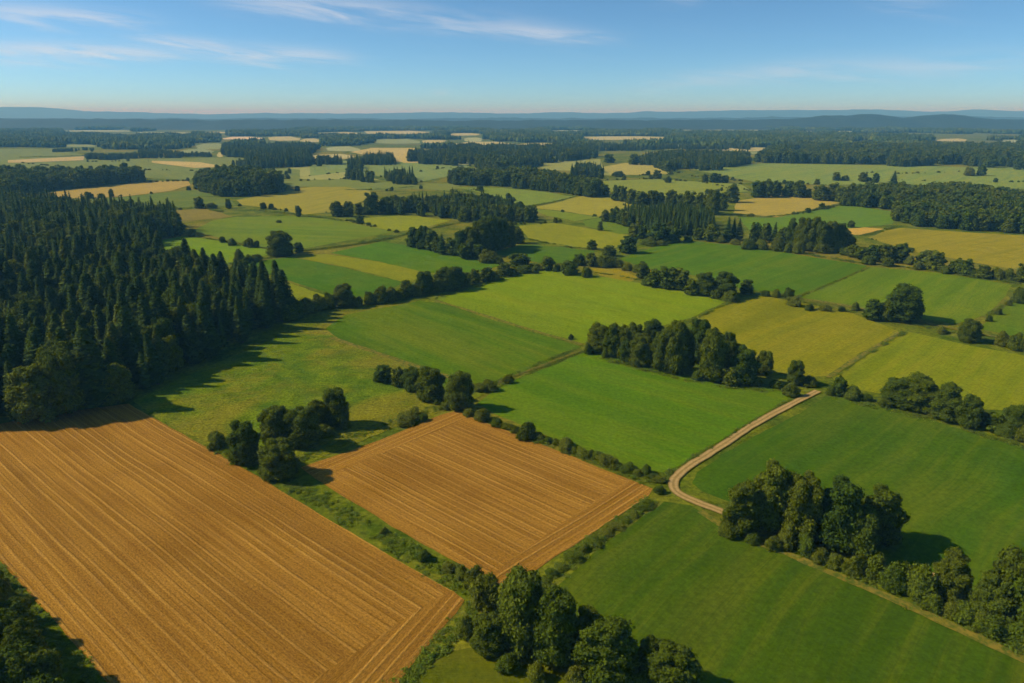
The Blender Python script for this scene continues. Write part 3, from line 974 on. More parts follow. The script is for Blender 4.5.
clump('of the row above the deep green field', 'the track', 'b', [
    (838, 376, 397, 13), (897, 379, 409, 34), (917, 377, 413, 34), (945, 386, 422, 29), (965, 396, 429, 22), (993, 413, 433, 18), (1014, 406, 439, 26), (1048, 408, 448, 34),
    (830, 386, 396, 9, 's'), (852, 387, 401, 20, 's'), (866, 394, 402, 12, 's'), (884, 398, 408, 14, 's'), (932, 408, 418, 12, 's'), (983, 412, 426, 16, 's'), (1003, 424, 438, 15, 's'), (1022, 421, 443, 20, 's')], 'row of trees above the deep green field')
clump('of the copse beside the deep green field', 'the track bend', 'b', [
    (737, 482, 538, 35), (766, 465, 536, 37), (785, 476, 534, 30), (797, 474, 546, 37), (832, 482, 556, 46), (852, 506, 560, 36), (877, 491, 550, 42), (946, 554, 604, 34), (985, 574, 626, 34), (1003, 553, 628, 46), (1032, 540, 642, 60), (1066, 590, 668, 56),
    (726, 520, 540, 16, 's'), (752, 532, 546, 14, 's'), (772, 536, 552, 16, 's'), (784, 529, 551, 18, 's'), (804, 532, 558, 18, 's'), (818, 548, 565, 18, 's'), (833, 554, 569, 22, 's'), (855, 556, 577, 24, 's'), (874, 555, 580, 26, 's'), (892, 561, 594, 28, 's'), (915, 564, 603, 32, 's'), (931, 594, 613, 22, 's'), (950, 603, 620, 20, 's'), (964, 604, 626, 30, 's'), (978, 612, 632, 22, 's'), (994, 615, 641, 30, 's'), (1018, 622, 651, 28, 's'), (1044, 636, 668, 34, 's')], 'trees of the dark copse beside the deep green field')
clump('in the hedge below the green strip fields', 'the conifer forest', 'b', [
    (344, 284, 308, 20), (407, 280, 298, 14), (425, 272, 295, 17), (446, 268, 292, 22), (456, 266, 290, 17), (465, 272, 287, 13), (475, 269, 284, 12), (486, 267, 282, 15), (504, 263, 277, 15), (518, 253, 268, 18),
    (288, 304, 322, 18, 's'), (297, 299, 319, 16, 's'), (307, 297, 315, 17, 's'), (319, 295, 312, 16, 's'), (330, 293, 309, 14, 's'), (358, 297, 307, 12, 's'), (370, 291, 305, 13, 's'), (381, 286, 304, 17, 's'), (392, 286, 302, 17, 's'), (400, 289, 300, 12, 's'), (416, 284, 297, 12, 's'), (436, 279, 293, 14, 's'), (466, 279, 287, 10, 's'), (495, 271, 281, 12, 's'), (512, 268, 276, 14, 's'), (524, 265, 274, 20, 's'), (534, 267, 274, 9, 's')], 'hedge between the conifer forest and the green strips')
clump('on the ditch behind the brightest field', 'the small wood', 'b', [
    (521, 254, 267, 18), (547, 256, 271, 13), (569, 260, 275, 16), (579, 254, 266, 12), (591, 253, 267, 13), (609, 246, 257, 14), (628, 236, 254, 18),
    (537, 264, 271, 10, 's'), (557, 264, 272, 10, 's'), (587, 267, 277, 10, 's'), (600, 256, 268, 12, 's'), (609, 256, 268, 18, 's'), (619, 259, 268, 12, 's'), (628, 263, 271, 12, 's'), (636, 264, 273, 10, 's'), (648, 239, 246, 20, 's'), (661, 240, 246, 12, 's')], 'trees along the ditch behind the brightest field')
clump('bordering the bright field behind the forest', 'the forest', 'b', [
    (281, 231, 257, 25), (299, 242, 253, 9),
    (192, 228, 237, 8, 's'), (223, 236, 243, 7, 's'), (233, 238, 246, 8, 's'), (246, 240, 247, 7, 's'), (251, 237, 248, 8, 's'), (257, 240, 248, 6, 's'), (240, 249, 264, 10, 's'), (249, 255, 263, 12, 's'), (257, 254, 262, 12, 's'), (290, 249, 256, 10, 's')], 'trees on the border of the bright field by the forest')
clump('in the pastures behind the bright field', 'the conifer forest', 'b', [
    (200, 197, 209, 10), (229, 199, 209, 6), (299, 205, 217, 6), (337, 201, 217, 13), (349, 201, 217, 11), (359, 203, 215, 9), (372, 192, 215, 18), (112, 189, 197, 5), (211, 203, 209, 11, 's'), (366, 207, 215, 10, 's'), (279, 220, 223, 6, 's')], 'lone trees in the pastures')
clump('of the small wood above the green strips', 'the ditch', 'b', [
    (414, 227, 248, 15), (424, 226, 250, 14), (431, 229, 251, 14), (443, 233, 255, 12, 'c'), (438, 236, 253, 12), (453, 238, 256, 16), (462, 231, 257, 16), (472, 227, 257, 19), (481, 221, 255, 18), (490, 216, 253, 20), (500, 217, 251, 18), (509, 222, 248, 16), (518, 227, 244, 13),
    (466, 243, 260, 14), (478, 244, 260, 14), (488, 250, 264, 18, 's'), (498, 256, 264, 12, 's')], 'trees of the small wood above the green strips')
clump('in front of the conifer plantation', 'the hay field', 'b', [
    (606, 210, 222, 10), (614, 208, 223, 11), (621, 209, 225, 11), (634, 224, 238, 12), (642, 225, 239, 12), (658, 223, 243, 22), (672, 226, 243, 16), (698, 228, 240, 12), (711, 224, 242, 15), (600, 221, 231, 6), (652, 236, 243, 10, 's'), (664, 238, 244, 14, 's'), (688, 236, 242, 10, 's'), (720, 238, 243, 12, 's'), (735, 239, 245, 12, 's'), (746, 240, 247, 10, 's'), (757, 242, 248, 10, 's'), (727, 216, 241, 12, 'c'), (733, 217, 241, 11, 'c'), (739, 217, 241, 11, 'c'), (728, 222, 241, 10, 'c')], 'trees in front of the conifer plantation')
clump('of the row behind the plantation', 'the middle wood', 'b', [
    (604, 184, 197, 10), (616, 185, 201, 11), (623, 186, 202, 9), (631, 189, 204, 11), (640, 191, 205, 13), (652, 190, 205, 14), (660, 192, 205, 9), (671, 190, 207, 15), (681, 194, 209, 11), (689, 191, 211, 17), (700, 193, 213, 15), (712, 190, 215, 15), (721, 192, 211, 12), (731, 185, 203, 15)], 'tree row behind the conifer plantation')
clump('of the mixed wood behind the even green field', 'the plantation', 'b', [
    (754, 222, 243, 11), (765, 223, 241, 11), (773, 221, 243, 9, 'c'), (783, 227, 247, 13), (791, 221, 248, 13), (800, 218, 251, 15), (806, 222, 249, 12, 'c'), (811, 217, 252, 16), (820, 221, 253, 16), (829, 222, 252, 15), (837, 223, 251, 15), (843, 229, 251, 14), (849, 235, 249, 11), (748, 239, 250, 14, 's'), (761, 239, 250, 14, 's'), (777, 237, 252, 13, 's'), (798, 241, 254, 14, 's'), (788, 243, 253, 10, 's'), (823, 243, 254, 12, 's'), (836, 240, 253, 11, 's')], 'dark mixed wood on the even green field')
clump('in the hedge below the tan hay field', 'the mixed wood', 'b', [
    (853, 245, 258, 15), (863, 247, 261, 15), (873, 245, 262, 17), (883, 244, 263, 17), (897, 244, 263, 21), (924, 251, 269, 19), (934, 250, 271, 17), (955, 260, 274, 15), (965, 259, 276, 15), (982, 265, 279, 15), (1022, 263, 283, 16), (845, 247, 256, 10, 's'), (868, 255, 265, 14, 's'), (887, 257, 267, 11, 's'), (909, 256, 265, 12, 's'), (917, 262, 270, 10, 's'), (945, 266, 274, 12, 's'), (973, 268, 277, 10, 's'), (996, 267, 280, 14, 's'), (1007, 269, 281, 14, 's'), (1034, 270, 286, 16, 's')], 'hedge below the large tan hay field')
clump('of the row above the pale gold field', 'the lane', 'b', [
    (757, 181, 198, 13), (766, 179, 198, 13), (775, 181, 197, 11), (788, 181, 197, 13), (798, 180, 198, 13), (807, 189, 198, 9), (820, 185, 201, 15), (832, 183, 201, 13), (840, 187, 202, 11)], 'row above the pale gold hay field')
clump('scattered on the far hay fields', 'the oval wood', 'b', [
    (634, 154, 165, 11), (657, 170, 179, 9), (609, 154, 163, 11), (601, 167, 179, 6), (705, 174, 182, 7), (715, 173, 183, 13), (725, 175, 183, 8), (836, 172, 181, 8), (862, 172, 182, 9), (875, 173, 183, 7), (893, 170, 185, 9, 'c'), (981, 165, 176, 9), (969, 167, 176, 14, 's'), (845, 175, 181, 9, 's'), (868, 177, 182, 8, 's'), (668, 176, 183, 7, 's'), (618, 171, 177, 12, 's')], 'trees scattered on the far hay fields')


# woods: (outline of their feet in the photo, spacing m, height m, share of conifers, label phrase)
WOODS = [
    ('conifer forest', [(-110, 436), (0, 427), (60, 418), (110, 405), (150, 393), (205, 366), (250, 344), (286, 322), (298, 311), (252, 299), (205, 284), (165, 270), (148, 258), (143, 246), (150, 241), (184, 237), (174, 226), (120, 216), (60, 211), (0, 207), (-110, 205)],
     8.6, 26.5, 0.74, 'of the great dark forest behind the big stubble field'),
    ('conifer plantation', [(618, 226), (645, 230), (672, 236), (700, 238), (716, 236), (712, 226), (690, 217), (650, 215), (622, 214)], 6.0, 17.0, 0.95, 'of the dark conifer plantation between green and yellow fields'),
    ('long wood', [(380, 214), (400, 215.5), (430, 217), (448, 219.5), (470, 223), (500, 222), (538, 222.5), (530, 216), (500, 208), (450, 206), (400, 208), (384, 210)], 7.5, 18.0, 0.30, 'of the long dark wood above the yellow green pasture'),
    ('broadleaf wood', [(843, 206), (870, 207.5), (893, 210.5), (896, 221), (920, 227), (960, 230.5), (1000, 232.5), (1100, 237), (1100, 205), (1000, 199), (930, 194), (870, 194), (846, 199)], 9.0, 17.0, 0.06, 'of the long broadleaf wood beyond the large tan hay field'),
    ('mixed wood', [(448, 185), (500, 187), (540, 191), (572, 194), (586, 198), (602, 196), (602, 190), (560, 184), (530, 179), (505, 180), (460, 180)], 9.0, 20.0, 0.12, 'of the mixed wood in the middle distance'),
    ('round wood', [(194, 188), (210, 195), (225, 197), (260, 196), (281, 192), (276, 183), (240, 180), (200, 182)], 10.0, 24.0, 0.0, 'of the round broadleaf wood by the mustard hay field'),
    ('tall wood', [(34, 193), (60, 190), (100, 186), (144, 182), (140, 178), (100, 179), (55, 182), (0, 180), (-60, 182), (-60, 205), (0, 205), (22, 200)], 9.5, 23.0, 0.18, 'of the tall wood bordering the distant tan field'),
    ('dark wood', [(638, 163), (665, 171.5), (720, 170.5), (750, 164), (748, 159), (690, 155), (645, 159)], 10.0, 22.0, 0.3, None),
    ('dark wood', [(570, 178), (606, 177), (606, 171), (575, 171)], 9.0, 19.0, 0.8, None),
    ('dark wood', [(346, 181), (380, 183.5), (416, 186), (412, 178), (350, 176)], 10.0, 19.0, 0.5, None),
    ('dark wood', [(348, 172), (362, 172), (360, 164), (348, 164)], 9.0, 24.0, 0.8, None),
    ('dark wood', [(361, 165), (396, 165.5), (392, 160), (365, 159)], 9.0, 22.0, 0.7, None),
    ('dark wood', [(318, 167), (343, 167), (343, 163), (318, 163)], 10.0, 22.0, 0.5, None),
    ('dark wood', [(246, 168), (262, 169), (300, 167), (316, 166), (310, 158), (247, 158)], 10.0, 24.0, 0.5, None),
    ('dark wood', [(407, 164), (440, 165), (466, 165), (460, 156), (412, 156)], 10.0, 24.0, 0.4, None),
    ('dark wood', [(445, 165), (500, 172), (530, 168), (560, 162), (596, 158), (596, 149), (450, 149)], 10.5, 24.0, 0.3, None),
    ('dark wood', [(755, 163), (800, 163.5), (880, 165), (900, 167), (960, 164), (980, 168), (1040, 171), (1100, 172), (1100, 149), (790, 149), (758, 158)], 10.5, 23.0, 0.2, None),
    ('dark wood', [(84, 160), (108, 160.3), (139, 158.5), (133, 156.5), (110, 157), (86, 158)], 9.0, 13.0, 0.1, None),
    ('dark wood', [(50, 152.5), (98, 151.5), (94, 150), (60, 150.5)], 10.0, 9.0, 0.1, None),
    ('dark wood', [(139, 158.5), (180, 158), (184, 156), (152, 151), (139, 153)], 10.0, 16.0, 0.3, None),
    ('dark wood', [(184, 158), (214, 157.5), (210, 155.5), (186, 156)], 9.0, 11.0, 0.1, None),
    ('dark wood', [(223, 157), (240, 158), (300, 158), (316, 152), (316, 148), (223, 148)], 10.0, 22.0, 0.4, None),
    ('dark wood', [(230, 166), (250, 168.5), (262, 170), (258, 164), (240, 163)], 10.0, 12.0, 0.1, None),
    ('dark wood', [(600, 151), (640, 151), (668, 149), (700, 150), (750, 150), (750, 147), (600, 147)], 10.0, 18.0, 0.4, None),
    ('dark wood', [(246, 175), (275, 177), (300, 173), (300, 171), (260, 172)], 22.0, 10.0, 0.1, None),
]
WOODS_G = []
for nm, poly, sp, Hm, con, phrase in WOODS:
    g = [gp(*p) for p in poly]
    WOODS_G.append(g)
    ga = np.array(g)
    x0, y0 = ga.min(0)
    x1, y1 = ga.max(0)
    gx, gy = np.meshgrid(np.arange(x0, x1, sp), np.arange(y0, y1, sp * 0.9))
    gx = gx + (np.arange(gx.shape[0]) % 2)[:, None] * sp * 0.5
    P = np.stack([gx.ravel(), gy.ravel()], 1) + RNG.uniform(-0.34, 0.34, (gx.size, 2)) * sp
    P = P[inside_np(P[:, 0], P[:, 1], g)]
    sx, sy, _d = proj(P[:, 0], P[:, 1], 0)
    P = P[(sx > -75) & (sx < 1095)]
    wob = np.array([mnoise.noise(Vector((x * 0.016, y * 0.016, 6.0))) + 0.6 * mnoise.noise(Vector((x * 0.05, y * 0.05, 3.0))) for x, y in P])
    gaps = (0.62 if nm == 'conifer forest' else 0.40) if nm != 'dark wood' else 0.08
    P = P[wob < gaps]
    edge = []
    for X, Y in P:
        k = 'conifer' if RNG.uniform() < con else 'broadleaf'
        H = Hm * RNG.uniform(0.72, 1.12) * (1 + 0.30 * mnoise.noise(Vector((X * 0.017, Y * 0.017, 1.7))))
        if nm == 'conifer forest':
            px, py, _ = proj(X, Y)
            front = py > np.interp(px, [-110, 0, 60, 110, 150, 205, 250, 298], [436, 427, 418, 405, 393, 366, 344, 314]) - 16
            if front and px > 185:
                k = 'conifer'
            if front and px < 190 and RNG.uniform() < 0.32:
                k = 'broadleaf'
            if front and k == 'conifer' and RNG.uniform() < 0.3:
                H *= 0.7
            if front and k == 'broadleaf':
                H *= RNG.uniform(0.5, 1.05)
        if k == 'conifer':
            W = H * RNG.uniform(0.36, 0.56) + 0.8
        else:
            H *= 0.80 if con > 0.2 else 1.0
            W = H * RNG.uniform(0.58, 0.86)
        look = {'conifer': 'dark pointed conifer', 'broadleaf': 'dark rounded broadleaf tree'}[k]
        if nm == 'conifer forest' and front:
            edge.append((px, k, X, Y, H, W))
            continue
        put(k, X, Y, H, W, f'{look} {phrase}' if phrase else f'{look} of the small distant dark woods', (f'trees {phrase}' if phrase else 'trees of the small distant dark woods') + ', ' + k)

    for k in ('conifer', 'broadleaf'):
        row = sorted(e for e in edge if e[1] == k)
        for i, (px, _k, X, Y, H, W) in enumerate(row):
            look = {'conifer': 'pointed conifer', 'broadleaf': 'rounded tree'}[k]
            put(k, X, Y, H, W, f'{look}, {ordinal(len(row) - i)} from the hedge end along the great forest edge', 'front edge of the great forest, ' + k)

# the far woods, where whole patches of forest are set out (on every side of the traced clearings)
CLEAR_PX = [[(x0, y0), (x1, y0), (x1, y1), (x0, y1)] for x0, x1, y0, y1, c in FAR_CLEAR]


def in_view_clear(px, py, d, H=20.0):
    """patches that would stand on, or hide, one of the clearings"""
    bad = np.zeros(px.shape, bool)
    for x0, x1, y0, y1, c in FAR_CLEAR:
        h = F * H / d
        bad |= (px > x0) & (px < x1) & (py > y0) & (py - h < y1)
    return bad


# ------------------------------------------------------------------ link the trees: the largest in view one by one
LIMIT = {'conifer': 300, 'broadleaf': 300, 'bush': 300}
REST = []
made = {}


def scale_of(tr):
    H0, W0 = {'conifer': (HC, WC), 'broadleaf': (HB, WB), 'bush': (HS, WS)}[tr['kind']]
    return tr['W'] / W0, tr['H'] / H0


for kind in ('conifer', 'broadleaf', 'bush'):
    L = [t for t in TREES if t['kind'] == kind]
    for t in L:
        px, py, _ = proj(t['X'], t['Y'], t['H'])
        bx, by, _ = proj(t['X'], t['Y'], 0)
        t['vis'] = -80 < px < 1110 and py < 690
    L.sort(key=lambda t: -t['app'] * (1 if t['vis'] else 0.02))
    REST += L[LIMIT[kind]:]
    L = L[:LIMIT[kind]]
    name = {'conifer': 'conifer_tree', 'broadleaf': 'broadleaf_tree', 'bush': 'bush'}[kind]
    for i, t in enumerate(L):
        sxy, sz = scale_of(t)
        near = t['app'] >= 26
        if kind == 'bush':
            o = add(name, BUSH[i % len(BUSH)])
        elif near:
            crown, trunk = (BROAD if kind == 'broadleaf' else CON)[int(RNG.integers(len(BROAD if kind == 'broadleaf' else CON)))]
            o = bpy.data.objects.new(name, None)
            COL.objects.link(o)
            add('crown', crown, o)
            add('trunk', trunk, o)
        else:
            big = BROAD if kind == 'broadleaf' else CON
            low = BROAD_LOW if kind == 'broadleaf' else CON_LOW
            o = add(name, low[i % len(low)] if t['app'] < 16 else big[i % len(big)][0])
        o.location = (t['X'], t['Y'], 0)
        o.rotation_euler = (RNG.normal() * 0.03, RNG.normal() * 0.03, RNG.uniform(0, 6.283))
        e = RNG.uniform(0.76, 1.32) if kind == 'bush' else RNG.uniform(0.90, 1.11)
        o.scale = (sxy * e, sxy / e, sz)
        tag(o, t['label'], 'tree' if kind != 'bush' else 'bush', t['group'])
    made[kind] = len(L)
print('individual', made, 'rest', len(REST), 'near', sum(1 for t in TREES if t['app'] >= 26))


# ------------------------------------------------------------------ stuff: uncountable growth, set out by geometry nodes
def scatter_group():
    g = bpy.data.node_groups.new('scatter', 'GeometryNodeTree')
    g.interface.new_socket('Geometry', in_out='INPUT', socket_type='NodeSocketGeometry')
    g.interface.new_socket('Kinds', in_out='INPUT', socket_type='NodeSocketCollection')
    g.interface.new_socket('Geometry', in_out='OUTPUT', socket_type='NodeSocketGeometry')
    N = g.nodes
    gi, go = N.new('NodeGroupInput'), N.new('NodeGroupOutput')
    ci = N.new('GeometryNodeCollectionInfo')
    ci.inputs['Separate Children'].default_value = True
    ci.inputs['Reset Children'].default_value = True
    ip = N.new('GeometryNodeInstanceOnPoints')
    ip.inputs['Pick Instance'].default_value = True

    def attr(n, ty):
        a = N.new('GeometryNodeInputNamedAttribute')
        a.data_type = ty
        a.inputs[0].default_value = n
        return a.outputs[0]
    er = N.new('FunctionNodeEulerToRotation')
    L = g.links.new
    L(gi.outputs[1], ci.inputs[0])
    L(gi.outputs[0], ip.inputs['Points'])
    L(ci.outputs[0], ip.inputs['Instance'])
    L(attr('kind', 'INT'), ip.inputs['Instance Index'])
    L(attr('turn', 'FLOAT_VECTOR'), er.inputs[0])
    L(er.outputs[0], ip.inputs['Rotation'])
    L(attr('size', 'FLOAT_VECTOR'), ip.inputs['Scale'])
    L(ip.outputs[0], go.inputs[0])
    return g


SCAT = scatter_group()


def kinds(name, meshes):
    c = bpy.data.collections.new(name)
    for i, m in enumerate(meshes):
        c.objects.link(bpy.data.objects.new(f'{name}_{i:02d}', m))
    return c


def scatter(name, P, S, kind, coll, label, cat, turn=None):
    P = np.asarray(P, np.float32)
    me = bpy.data.meshes.new(name)
    me.vertices.add(len(P))
    me.vertices.foreach_set('co', P.ravel())
    me.attributes.new('kind', 'INT', 'POINT').data.foreach_set('value', np.asarray(kind, np.int32))
    me.attributes.new('size', 'FLOAT_VECTOR', 'POINT').data.foreach_set('vector', np.asarray(S, np.float32).ravel())
    if turn is None:
        turn = np.zeros((len(P), 3), np.float32)
        turn[:, 2] = RNG.uniform(0, 6.283, len(P))
        turn[:, :2] = RNG.normal(size=(len(P), 2)) * 0.03
    me.attributes.new('turn', 'FLOAT_VECTOR', 'POINT').data.foreach_set('vector', np.asarray(turn, np.float32).ravel())
    o = add(name, me)
    m = o.modifiers.new('scatter', 'NODES')
    m.node_group = SCAT
    m[[s for s in SCAT.interface.items_tree if s.name == 'Kinds'][0].identifier] = coll
    return tag(o, label, cat, kind='stuff')


TREEC = kinds('tree_kinds', BROAD_LOW + CON_LOW + BUSH)
REST = [t for t in REST]
fx = np.array([proj(t['X'], t['Y'])[0] for t in REST])
for nm, lab, f in (('conifer_forest', 'deep mass of dark conifers and broadleaf trees behind the forest edge', lambda t: t['Y'] < 900 and t['X'] < -60),
                   ('distant_woods', 'belts of distant dark woodland across the plain', lambda t: not (t['Y'] < 900 and t['X'] < -60))):
    L = [t for t in REST if f(t)]
    P = [(t['X'], t['Y'], 0) for t in L]
    S, K = [], []
    for t in L:
        a, b = scale_of(t)
        S.append((a, a, b))
        K.append({'broadleaf': 0, 'conifer': 5, 'bush': 10}[t['kind']] + int(RNG.integers(5)))
    scatter(nm, P, S, K, TREEC, lab, 'forest')


# patches of far forest, 50 m across
def patch(seed, n=42, size=52.0):
    rng = np.random.default_rng(seed)
    A = Acc()
    for i in range(n):
        x, y = rng.uniform(-size / 2, size / 2, 2)
        h = rng.uniform(15, 24)
        if rng.uniform() < 0.45:
            v, f = tube([(0, 0, 0), (0, 0, h * 0.25), (0, 0, h * 0.6), (0, 0, h)], [h * 0.10, h * 0.15, h * 0.09, 0.05], 7)
            v = v + rng.normal(size=v.shape) * 0.35
        else:
            v, f = ICO1
            v = v * (1 + 0.16 * rng.normal(size=(len(v), 1))) * np.array([h * 0.30, h * 0.30, h * 0.42]) + np.array([0, 0, h * 0.48])
        A.add(v + np.array([x, y, 0]), f)
    return A.mesh('wood_patch', M_FIR if seed % 2 else M_LEAF)


PATCHC = kinds('patch_kinds', [patch(900 + i) for i in range(6)])
PP, PS, PK = [], [], []
for y0, y1, st in ((1850, 5000, 50.0), (5000, 13000, 105.0)):
    gx, gy = np.meshgrid(np.arange(-y1 * 0.86, y1 * 0.86, st), np.arange(y0, y1, st))
    P = np.stack([gx.ravel(), gy.ravel()], 1) + RNG.uniform(-0.3, 0.3, (gx.size, 2)) * st
    px, py, d = proj(P[:, 0], P[:, 1])
    ok = (px > -70) & (px < 1094) & (py < 149.5)
    # left and centre: pasture comes nearer before the woods begin
    ok &= ~((px < 50) & (py > 147.5))
    bad = np.zeros(len(P), bool)
    for dx, dy in ((0, 0), (-.5, 0), (.5, 0), (0, -.5), (0, .5)):
        qx, qy, qd = proj(P[:, 0] + dx * st, P[:, 1] + dy * st)
        bad |= in_view_clear(qx, qy, qd, 17.0)
    P = P[ok & ~bad]
    keep = np.array([mnoise.noise(Vector((x * 0.0010, y * 0.00062, 4.4))) + 0.4 * mnoise.noise(Vector((x * 0.004, y * 0.0016, 1.4))) > -0.06 for x, y in P])
    P = P[keep]
    PP.append(np.c_[P, np.zeros(len(P))])
    s = st / 50.0
    z = RNG.uniform(0.72, 1.2, len(P))
    PS.append(np.c_[np.full(len(P), s), np.full(len(P), s), z])
    PK.append(RNG.integers(0, 6, len(P)))
tu = np.zeros((sum(map(len, PP)), 3))
tu[:, 2] = RNG.uniform(0, 6.283, len(tu))
scatter('far_forest', np.concatenate(PP), np.concatenate(PS), np.concatenate(PK), PATCHC, 'blue dark unbroken forest reaching to the hills', 'forest', tu)
print('patches', sum(map(len, PP)))


# weeds and tall grass: strips along field edges
def weed(seed, n=26, s=0.30, h=0.8):
    rng = np.random.default_rng(seed)
    p = rng.normal(size=(n, 3)) * np.array([0.45, 0.45, 0]) + np.array([0, 0, 1]) * rng.uniform(0.1, h, (n, 1))
    nr = unit_dirs(n, rng) + np.array([0, 0, 1.7])
    nr /= np.linalg.norm(nr, axis=1, keepdims=True)
    A = Acc()
    A.add(*leaf_quads(p, nr, s * rng.uniform(0.6, 1.3, n), rng, 0.5))
    return A.mesh('weed', M_WEED)


WEEDC = kinds('weed_kinds', [weed(500 + i, 22 + 5 * i, 0.24 + 0.03 * i, 0.30 + 0.09 * i) for i in range(5)])


def strip_points(line, width, per_m2, size, clump=True):
    g = smooth([gp(*p) for p in line])
    out = []
    for a, b in zip(g[:-1], g[1:]):
        a, b = np.array(a), np.array(b)
        L = np.linalg.norm(b - a)
        n = RNG.poisson(L * width * per_m2)
        u = RNG.uniform(0, 1, n)[:, None]
        d = (b - a) / max(L, 1e-6)
        nr = np.array([-d[1], d[0]])
        q = a + (b - a) * u + nr * (RNG.uniform(-0.5, 0.5, (n, 1)) + RNG.uniform(-0.5, 0.5, (n, 1))) * 0.7 * width
        out.append(q)
    q = np.concatenate(out)
    if clump:
        m = np.array([mnoise.noise(Vector((x * 0.12, y * 0.12, 9.0))) + 0.5 * mnoise.noise(Vector((x * 0.5, y * 0.5, 2.0))) for x, y in q])
        keep = m > -0.30 + RNG.uniform(-0.3, 0.3, len(q))
        q, m = q[keep], m[keep]
        s = size * (0.75 + 0.6 * m.clip(0, 1)) * RNG.uniform(0.7, 1.35, len(q))
    else:
        s = size * RNG.uniform(0.6, 1.3, len(q))
    return q, s


def weeds(name, specs, label):
    P, S = [], []
    for line, w, dn, sz in specs:
        q, s = strip_points(line, w, dn, sz)
        P.append(np.c_[q, np.zeros(len(q))])
        S.append(np.c_[s, s, s * RNG.uniform(0.7, 1.3, len(s))])
    P, S = np.concatenate(P), np.concatenate(S)
    print(name, len(P))
    return scatter(name, P, S, RNG.integers(0, 5, len(P)), WEEDC, label, 'grass')


weeds('tall_grass', [
    ([(288, 484), (322, 500), (396, 545), (470, 590)], 5.6, 1.2, 0.75),
    ([(212, 445), (252, 468), (290, 466), (330, 445), (390, 422), (450, 405)], 4.5, 0.9, 0.8),
    ([(475, 604), (455, 628), (425, 655), (395, 690)], 4.5, 1.1, 0.85),
    ([(478, 612), (456, 640), (428, 665), (400, 692)], 1.4, 2.2, 1.1),
    ([(-8, 566), (44, 626), (96, 687)], 3.0, 1.0, 0.8),
], 'lush green weeds filling the strip between the two stubble fields')
weeds('tall_grass', [
    ([(458, 409), (520, 433), (600, 464), (648, 482)], 4.2, 1.0, 0.8),
    ([(650, 499), (600, 538), (548, 584), (530, 600)], 4.2, 1.5, 0.75),
], 'weedy green banks round the smaller stubble field')
weeds('undergrowth', [
    ([(720, 520), (800, 553), (880, 588), (960, 624), (1040, 660)], 5.0, 0.6, 1.0),
    ([(590, 355), (660, 375), (740, 390), (800, 390)], 4.0, 0.5, 1.1),
    ([(830, 398), (900, 412), (980, 434), (1060, 460)], 4.0, 0.5, 1.1),
], 'low green undergrowth along the foot of the copses')
weeds('undergrowth', [
    ([(486, 392.5), (520, 377.5), (586, 350.5)], 1.3, 2.0, 0.9), ([(488, 386), (520, 371.5), (580, 347)], 1.3, 2.0, 1.0),
    ([(668, 474.5), (690, 460), (720, 442), (752, 421.5), (786, 402)], 1.0, 2.6, 0.85), ([(690, 472), (724, 452), (760, 430), (806, 402)], 1.0, 0.8, 0.5),
    ([(652, 336), (690, 321), (730, 303)], 2.0, 1.0, 1.1),
    ([(832, 378), (870, 353), (906, 332)], 1.6, 1.0, 0.9),
    ([(780, 298), (820, 305), (900, 322), (960, 334), (1030, 350)], 3.0, 0.6, 1.1),
    ([(798, 297), (832, 284), (868, 268)], 2.0, 0.8, 1.0),
    ([(985, 318), (1000, 308), (1016, 299)], 3.0, 0.8, 1.2),
    ([(434, 300), (520, 273), (560, 268), (640, 279), (730, 302)], 3.0, 0.5, 1.2),
    ([(620, 258), (575, 264), (530, 264)], 4.0, 0.5, 1.3),
    ([(300, 251), (350, 246), (410, 234), (450, 224), (470, 222)], 5.0, 0.5, 1.6),
    ([(405, 240), (450, 252), (500, 263), (520, 268)], 4.0, 0.5, 1.5),
    ([(230, 264), (260, 259), (290, 256)], 3.0, 0.7, 1.3),
    ([(196, 237), (235, 243), (272, 250)], 4.0, 0.5, 1.3),
    ([(530, 240), (575, 248), (610, 251)], 4.0, 0.5, 1.4),
    ([(770, 248), (860, 264), (900, 266), (1020, 284)], 4.0, 0.5, 1.4),
    ([(860, 236), (884, 231), (897, 226)], 4.0, 0.5, 1.4),
    ([(738, 217), (776, 217.6), (845, 204)], 4.0, 0.5, 1.4),
    ([(518, 208), (550, 203), (575, 197)], 5.0, 0.4, 1.6),
    ([(157, 209), (205, 207.5), (220, 212)], 5.0, 0.4, 1.6),
    ([(20, 157.5), (84, 156)], 10.0, 0.3, 2.2),
    ([(345, 190), (372, 190), (415, 187)], 6.0, 0.3, 1.8),
    ([(250, 210), (300, 215), (345, 221)], 6.0, 0.2, 1.6),
], 'dark grassy ditches and hedge bottoms between the fields')


